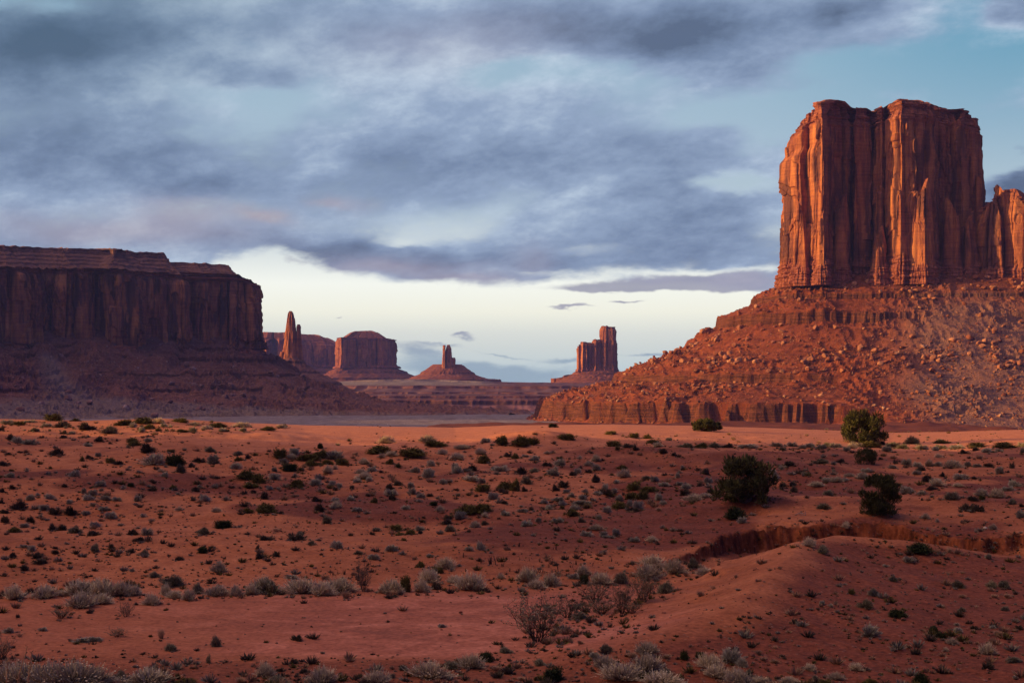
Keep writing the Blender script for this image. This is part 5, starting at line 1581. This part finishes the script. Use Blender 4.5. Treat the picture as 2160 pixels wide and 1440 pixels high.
def at_pixel_fast(px, py):
    i = int(np.clip(round((px + 700) / 4.0), 0, len(_PXS) - 1))
    k = int(np.argmax(_GPY[i] < py))
    if _GPY[i][k] >= py:
        k = int(np.argmin(_GPY[i]))
    if k > 0:
        f = (py - _GPY[i][k]) / (_GPY[i][k - 1] - _GPY[i][k] + 1e-9)
        y = _Y[k] + (_Y[k - 1] - _Y[k]) * min(max(f, 0), 1)
        z = _GZ[i][k] + (_GZ[i][k - 1] - _GZ[i][k]) * min(max(f, 0), 1)
    else:
        y, z = _Y[0], _GZ[i][0]
    return (px - CX) / FPX * y, y, float(z)



# ------------------------------------------------------------------ junipers
LANDMARKS = []     # (px, py, phrase)


def juniper(px, py, wpx, hpx, seed, label, phrase, name='juniper', lean=0.0, open_=0.0, round_=False):
    x, y, z = at_pixel(px, py)
    w, h = wpx * y / FPX, hpx * y / FPX
    r = np.random.default_rng(seed)
    root = empty(name, (x, y, z - 0.03))
    tag(root, label, 'juniper' if name == 'juniper' else 'bush', 'junipers on the red sand')
    T = Blades()
    crown = Blades()
    lobes = []
    nl = 46
    for i in range(nl):
        th = r.uniform(0, 2 * pi)
        hh = r.uniform(0.04, 0.92)
        rad = (0.5 * (1 - 0.55 * max(0, hh - 0.3)) if not round_ else 0.5 * math.sqrt(max(0.1, 1 - (2 * hh - 0.9) ** 2 * 0.9))) * (r.uniform(0.45, 1.0) if i > 7 else r.uniform(0.0, 0.35))
        lobes.append((np.array([rad * math.cos(th) * w + lean * hh * w, rad * math.sin(th) * w, hh * h]), r.uniform(0.08, 0.17) * min(w, 1.3 * h)))
    for i in range(7):
        th = 2 * pi * i / 7 + r.uniform(-0.3, 0.3)
        tgt = lobes[int(r.integers(nl))][0]
        a = np.array([0.05 * w * math.cos(th), 0.05 * w * math.sin(th), -0.05])
        m = a * 0.5 + tgt * 0.45 + np.array([0, 0, -0.03 * h])
        T.tube([a, (a + m) / 2 + r.normal(size=3) * 0.03 * w, m, tgt], [0.035 * w, 0.026 * w, 0.018 * w, 0.006 * w], 0, 0.5, 6)
    for c, rad in lobes:
        for k in range(int(360 * (1 - open_))):
            d = r.normal(size=3)
            d /= np.linalg.norm(d)
            q = r.uniform(0.25, 1.0) ** 0.6
            p = c + d * rad * q * np.array([1, 1, 0.85]) + r.normal(size=3) * 0.01 * w
            if p[2] < 0.02:
                p[2] = r.uniform(0.02, 0.1) * h
            t = np.clip(0.25 + 0.75 * q * r.uniform(0.3, 1), 0, 1)
            if k % 3 == 0:
                e = p + (d + np.array([0, 0, 0.9])) * r.uniform(0.03, 0.06) * w
                crown.blade(p, e, 0.018 * w, t * 0.6, t, r)
            else:
                crown.leaf(p, r.uniform(0.008, 0.017) * w, t, r)
    T.build('trunk', M['bark'], root)
    crown.build('crown', M['juniper'], root)
    LANDMARKS.append((px, py, phrase))
    return root


juniper(1572, 1058, 128, 90, 1, 'broad dark juniper above the cut bank, the widest of the junipers', 'the broad juniper', open_=0.15)
juniper(1857, 1084, 92, 82, 12, 'dense upright juniper standing nearest the cut bank wall', 'the upright juniper', lean=-0.02)
juniper(1823, 934, 92, 68, 3, 'dark juniper tree on the dune edge in front of the boulder slope', 'the dune-edge juniper', lean=-0.02)
juniper(1827, 979, 44, 34, 4, 'small round olive juniper just below the tree on the dune edge', 'the small round juniper', open_=0.35, round_=True)
juniper(1489, 909, 66, 22, 5, 'low wide dark juniper bush on the bare dune crest', 'the low crest juniper', round_=True)
LANDMARKS += [(320, 978, 'the big left shrub cluster'), (680, 980, 'the green hummock'), (1132, 1352, 'the big bare bush'), (1000, 1080, 'the long green shrub'), (1700, 1150, 'the cut bank wall'),
              (1340, 1070, 'the gully shrub clump'), (60, 1420, 'the tall dry stalks'), (700, 1250, 'the straw hedge'), (150, 1065, 'the round black shrub'),
              (1600, 1250, 'the ridge crest'), (310, 880, 'the green crest shrubs'), (2020, 1235, 'the saltbush pair'), (1400, 1400, 'the pale near bushes'), (820, 960, 'the twin sand hummocks')]

used_labels = set()
placed = []


def put_plants():
    rg = random.Random(5)
    rows = []
    for (ox, oy), txt in zip(TILES, PLANTS):
        for it in txt.split():
            a = it.split(',')
            rows.append((ox + float(a[0]) / 4, oy + float(a[1]) / 4, float(a[2]) / 4, float(a[3]) / 4, a[4]))
    info = []
    for (px, py, wp, hp, k) in rows:
        lm = min(LANDMARKS, key=lambda L: (L[0] - px) ** 2 + ((L[1] - py) * 1.6) ** 2)
        dx, dy = px - lm[0], (py - lm[1]) * 2.2
        side = ('on the right of' if dx > 0 else 'on the left of') if abs(dx) > abs(dy) else ('in front of' if dy > 0 else 'beyond')
        info.append((k, lm, side, math.hypot(dx, dy)))
    from collections import defaultdict
    groups = defaultdict(list)
    for i, (k, lm, side, d) in enumerate(info):
        groups[(KIND[k][2], NOUN[k], lm[2], side)].append((d, i))
    label = {}
    for (adj, noun, phrase, side), mem in groups.items():
        mem.sort()
        for q, (d, i) in enumerate(mem):
            wp, hp = rows[i][2], rows[i][3]
            shape = 'wide' if wp > 2.6 * hp else ('tall' if hp > 1.15 * wp else ('large' if wp > 40 else ('small' if wp < 14 else 'rounded')))
            near = '' if len(mem) == 1 else ('nearest ' if q == 0 else (f'{ORD[q]} nearest '))
            label[i] = f'{shape} {adj} {noun}, {near}{side} {phrase}'
    for i, (px, py, wp, hp, k) in enumerate(rows):
        x, y, z = at_pixel_fast(px, min(py, 1470))
        w, h = wp * y / FPX, hp * y / FPX
        h *= 1.05
        big = wp > 15
        rz = rg.uniform(0, 6.28)
        nm = KIND[k][0]
        v = rg.randrange(4)
        if k == 'st':
            o = bpy.data.objects.new(nm, PATTERN['st'][0][v])
            COL.objects.link(o)
            o.scale = (w, w, h)
        elif k == 'tw' or big:
            o = empty(nm, (0, 0, 0))
            fine = PATTERN[k][0]
            a, b = fine[v % len(fine)]
            for nm2, me in (('branches', a), ('foliage', b)) if k == 'tw' else (('foliage', a), ('stems', b)):
                c = bpy.data.objects.new(nm2, me)
                COL.objects.link(c)
                c.parent = o
            o.scale = (w * 1.28, w * rg.uniform(0.8, 1.25), h * 1.04)
        else:
            o = bpy.data.objects.new(nm, PATTERN[k][1][v % len(PATTERN[k][1])])
            COL.objects.link(o)
            o.scale = (w * 1.28, w * rg.uniform(0.8, 1.25), h * 1.04)
        o.location = (x, y, z - 0.03 * h)
        o.rotation_euler = (0, 0, rz)
        tag(o, label[i], KIND[k][1], GROUP[k])
        placed.append((x, y, w))


put_plants()


# ------------------------------------------------------------------ the small stuff nobody could count
def put_scrub():
    r = np.random.default_rng(21)
    n = 22000
    py = 890 + (r.random(n) ** 1.15) * 570
    px = r.uniform(-600, 2800, n)
    keep = []
    for a, b in zip(px, py):
        d = 1.0
        if 1262 < b < 1385 and a < 1120 - (b - 1262) * 0.1:
            d = 0.10
        if b < 915 and 560 < a < 1700:
            d = 0.02
        if b < 935 and 480 < a < 1050:
            d = 0.12
        d *= 0.35 + 0.65 * float(sst(vn(np.array([a / 90.0]), np.array([b / 40.0]), seed=701), -0.3, 0.5)[0])
        if 1150 < b < 1340 and a > 1380 and abs((a - 1400) - (1330 - b) * 1.75) < 110:
            d *= 0.2
        if b > 1170 and a > 1300 + (b - 1170) * 0.2:
            d *= 0.6
        if r.random() < d:
            keep.append((a, b))
    for name, mats, share in (('scrub', ('blackbrush', 'sage', 'green', 'grass'), 1.0),):
        parts = {m: Blades() for m in mats}
        prob = [0.30, 0.22, 0.17, 0.31]
        for a, b in keep:
            x, y, z = at_pixel_fast(a, b)
            m = mats[r.choice(4, p=prob)]
            B = parts[m]
            s = min(0.042 * (r.pareto(1.8) + 1), 0.26) * (1 + (y > 70) * 0.5)
            for _ in range(int(r.integers(6, 12) + s * 190)):
                th, sp = r.uniform(0, 6.28), r.uniform(0.2, 1.0)
                e = np.array([x + s * sp * math.cos(th), y + s * sp * math.sin(th), z + s * r.uniform(0.35, 0.9) * (1.2 - sp * 0.6)])
                B.blade((x + (e[0] - x) * 0.25, y + (e[1] - y) * 0.25, z - 0.01), e, min(s * 0.26, 0.022), 0.0, r.uniform(0.3, 1.0), r)
        # litter and low growth round the foot of each bush
        for (bx, by, bw) in placed:
            for _ in range(int(r.integers(3, 8))):
                th, q = r.uniform(0, 6.28), r.uniform(0.45, 1.0) * bw
                x, y = bx + q * math.cos(th) * 1.2, by + q * math.sin(th) * 1.6
                z = float(np.interp(y, _Y, _GZ[int(np.clip(round((CX + FPX * x / y + 700) / 4.0), 0, len(_PXS) - 1))]))
                B = parts[mats[r.choice(4, p=[0.25, 0.25, 0.2, 0.3])]]
                s = min(r.uniform(0.10, 0.30) * bw, 0.24)
                for _k in range(int(8 + s * 130)):
                    t2, sp = r.uniform(0, 6.28), r.uniform(0.1, 1.0)
                    e = np.array([x + s * sp * math.cos(t2), y + s * sp * math.sin(t2), z + s * r.uniform(0.3, 0.8) * (1.2 - sp * 0.6)])
                    B.blade((x + (e[0] - x) * 0.3, y + (e[1] - y) * 0.3, z - 0.01), e, min(s * 0.24, 0.022), 0.0, r.uniform(0.3, 1.0), r)
        for m in mats:
            o = parts[m].build(name, M[m])
            tag(o, kind='stuff')
    # pebbles and stones
    pts, sz = [], []
    for _ in range(7500):
        a, b = r.uniform(-600, 2800), 905 + r.random() ** 1.2 * 545
        if 1262 < b < 1385 and a < 1120 and r.random() > 0.15:
            continue
        if b < 950 and a < 1200:
            continue
        x, y, z = at_pixel_fast(a, b)
        s = float(min(0.028 * (r.pareto(2.6) + 1), 0.20)) * (1 + (y > 70) * 0.5)
        pts.append((x, y, z + s * 0.1))
        sz.append(s)
    scatter_mesh('stones', np.array(pts), np.array(sz), M['stone'], SMALL, 75)


M['stone'] = material('field_stone', lambda N: (N.ramp(N.noise(pos(N), 2.0, 3, 0.7), [(0.35, (0.11, 0.040, 0.028)), (0.55, (0.25, 0.095, 0.062)), (0.75, (0.44, 0.26, 0.19))]), None))

put_scrub()


# ------------------------------------------------------------------ odds and ends
def tall_stalk(px0, py0, px1, py1, seed, label, lean):
    x, y, z = at_pixel(px0, py0, 12, 60)
    y = 29.0
    x, z = wx(px0, y), float(ground_z(np.array([wx(px0, y)]), np.array([y]))[0])
    zt = wz(py1, y)
    xt = wx(px1, y)
    r = np.random.default_rng(seed)
    B = Blades()
    S = B
    n = 9
    pts = [np.array([(xt - x) * (k / n) ** 1.2, 0.04 * math.sin(k), (zt - z) * k / n]) for k in range(n + 1)]
    B.tube(pts, [0.026 * (1 - 0.75 * k / n) for k in range(n + 1)], 0, 1, 6)
    for k in range(2, n + 1):
        for s in (-1, 1):
            p = pts[k] - (pts[k] - pts[k - 1]) * r.uniform(0, 0.9)
            S.blade(p, p + np.array([s * r.uniform(0.03, 0.07), r.normal() * 0.03, r.uniform(0.03, 0.06)]), 0.022, 0, 1, r)
    root = B.build('dry_stalk', M['stalk'])
    root.location = (x, y, z)
    tag(root, label, 'dry stalk', 'tall dry stalks among the straw bushes')


tall_stalk(29, 1440, 57, 1362, 1, 'tallest dry yellow stalk, leaning right over the pale bush in the near corner', 0.2)
tall_stalk(57, 1440, 66, 1375, 2, 'shorter upright dry stalk close beside the tallest leaning stalk', 0.05)
tall_stalk(16, 1440, 14, 1392, 3, 'shortest dry stalk, straight, at the outer side of the tallest one', 0.0)

x_, y_, z_ = at_pixel(1690, 1087)
BR = Blades()
BR.tube([(-0.30, 0, 0.03), (-0.1, 0.05, 0.10), (0.1, 0.02, 0.08), (0.19, 0, 0.16), (0.2, -0.03, 0.02)], [0.012, 0.02, 0.022, 0.02, 0.014], 0, 1, 6)
BR.tube([(0.2, -0.03, 0.03), (0.05, -0.08, 0.02), (-0.1, -0.1, 0.02)], [0.014, 0.012, 0.006], 0, 1, 5)
BR.tube([(0.1, 0.02, 0.08), (0.0, 0.1, 0.14), (-0.06, 0.14, 0.13)], [0.014, 0.01, 0.004], 0, 1, 5)
o = BR.build('dead_branch', M['dead'])
o.location = (x_, y_, z_)
tag(o, 'bent pale dead branch lying on bare sand between the two junipers', 'branch')

x_, y_, z_ = at_pixel(2078, 1116)
o = bpy.data.objects.new('stone', ROCKS[2][0].copy())
o.data.materials.clear()
o.data.materials.append(material('pale_stone', lambda N: (N.mix(N.noise(pos(N), 6.0, 3), (0.38, 0.27, 0.20), (0.60, 0.48, 0.38)), None)))
COL.objects.link(o)
o.location = (x_, y_, z_ + 0.05)
o.scale = (0.22, 0.2, 0.15)
tag(o, 'single pale rounded stone on the sand above the low end of the cut bank', 'stone')


# ------------------------------------------------------------------ the air
def build_haze():
    x0, x1, y0, y1, z0, z1 = -7000, 7000, -7000, 9000, -80, 330
    V = [(x0, y0, z0), (x1, y0, z0), (x1, y1, z0), (x0, y1, z0), (x0, y0, z1), (x1, y0, z1), (x1, y1, z1), (x0, y1, z1)]
    F = [(0, 3, 2, 1), (4, 5, 6, 7), (0, 1, 5, 4), (1, 2, 6, 5), (2, 3, 7, 6), (3, 0, 4, 7)]
    m = bpy.data.materials.new('haze')
    m.use_nodes = True
    N = NT(m.node_tree)
    v = N.new('ShaderNodeVolumePrincipled')
    v.inputs['Color'].default_value = HAZE_COL
    v.inputs['Density'].default_value = HAZE_DENS
    v.inputs['Anisotropy'].default_value = 0.0
    out = N.new('ShaderNodeOutputMaterial')
    N.t.links.new(v.outputs[0], out.inputs['Volume'])
    o = make_obj('haze', V, F, None, m)
    tag(o, kind='stuff')


HAZE_COL, HAZE_DENS = (0.22, 0.32, 1.0, 1.0), 4.4e-5
build_haze()
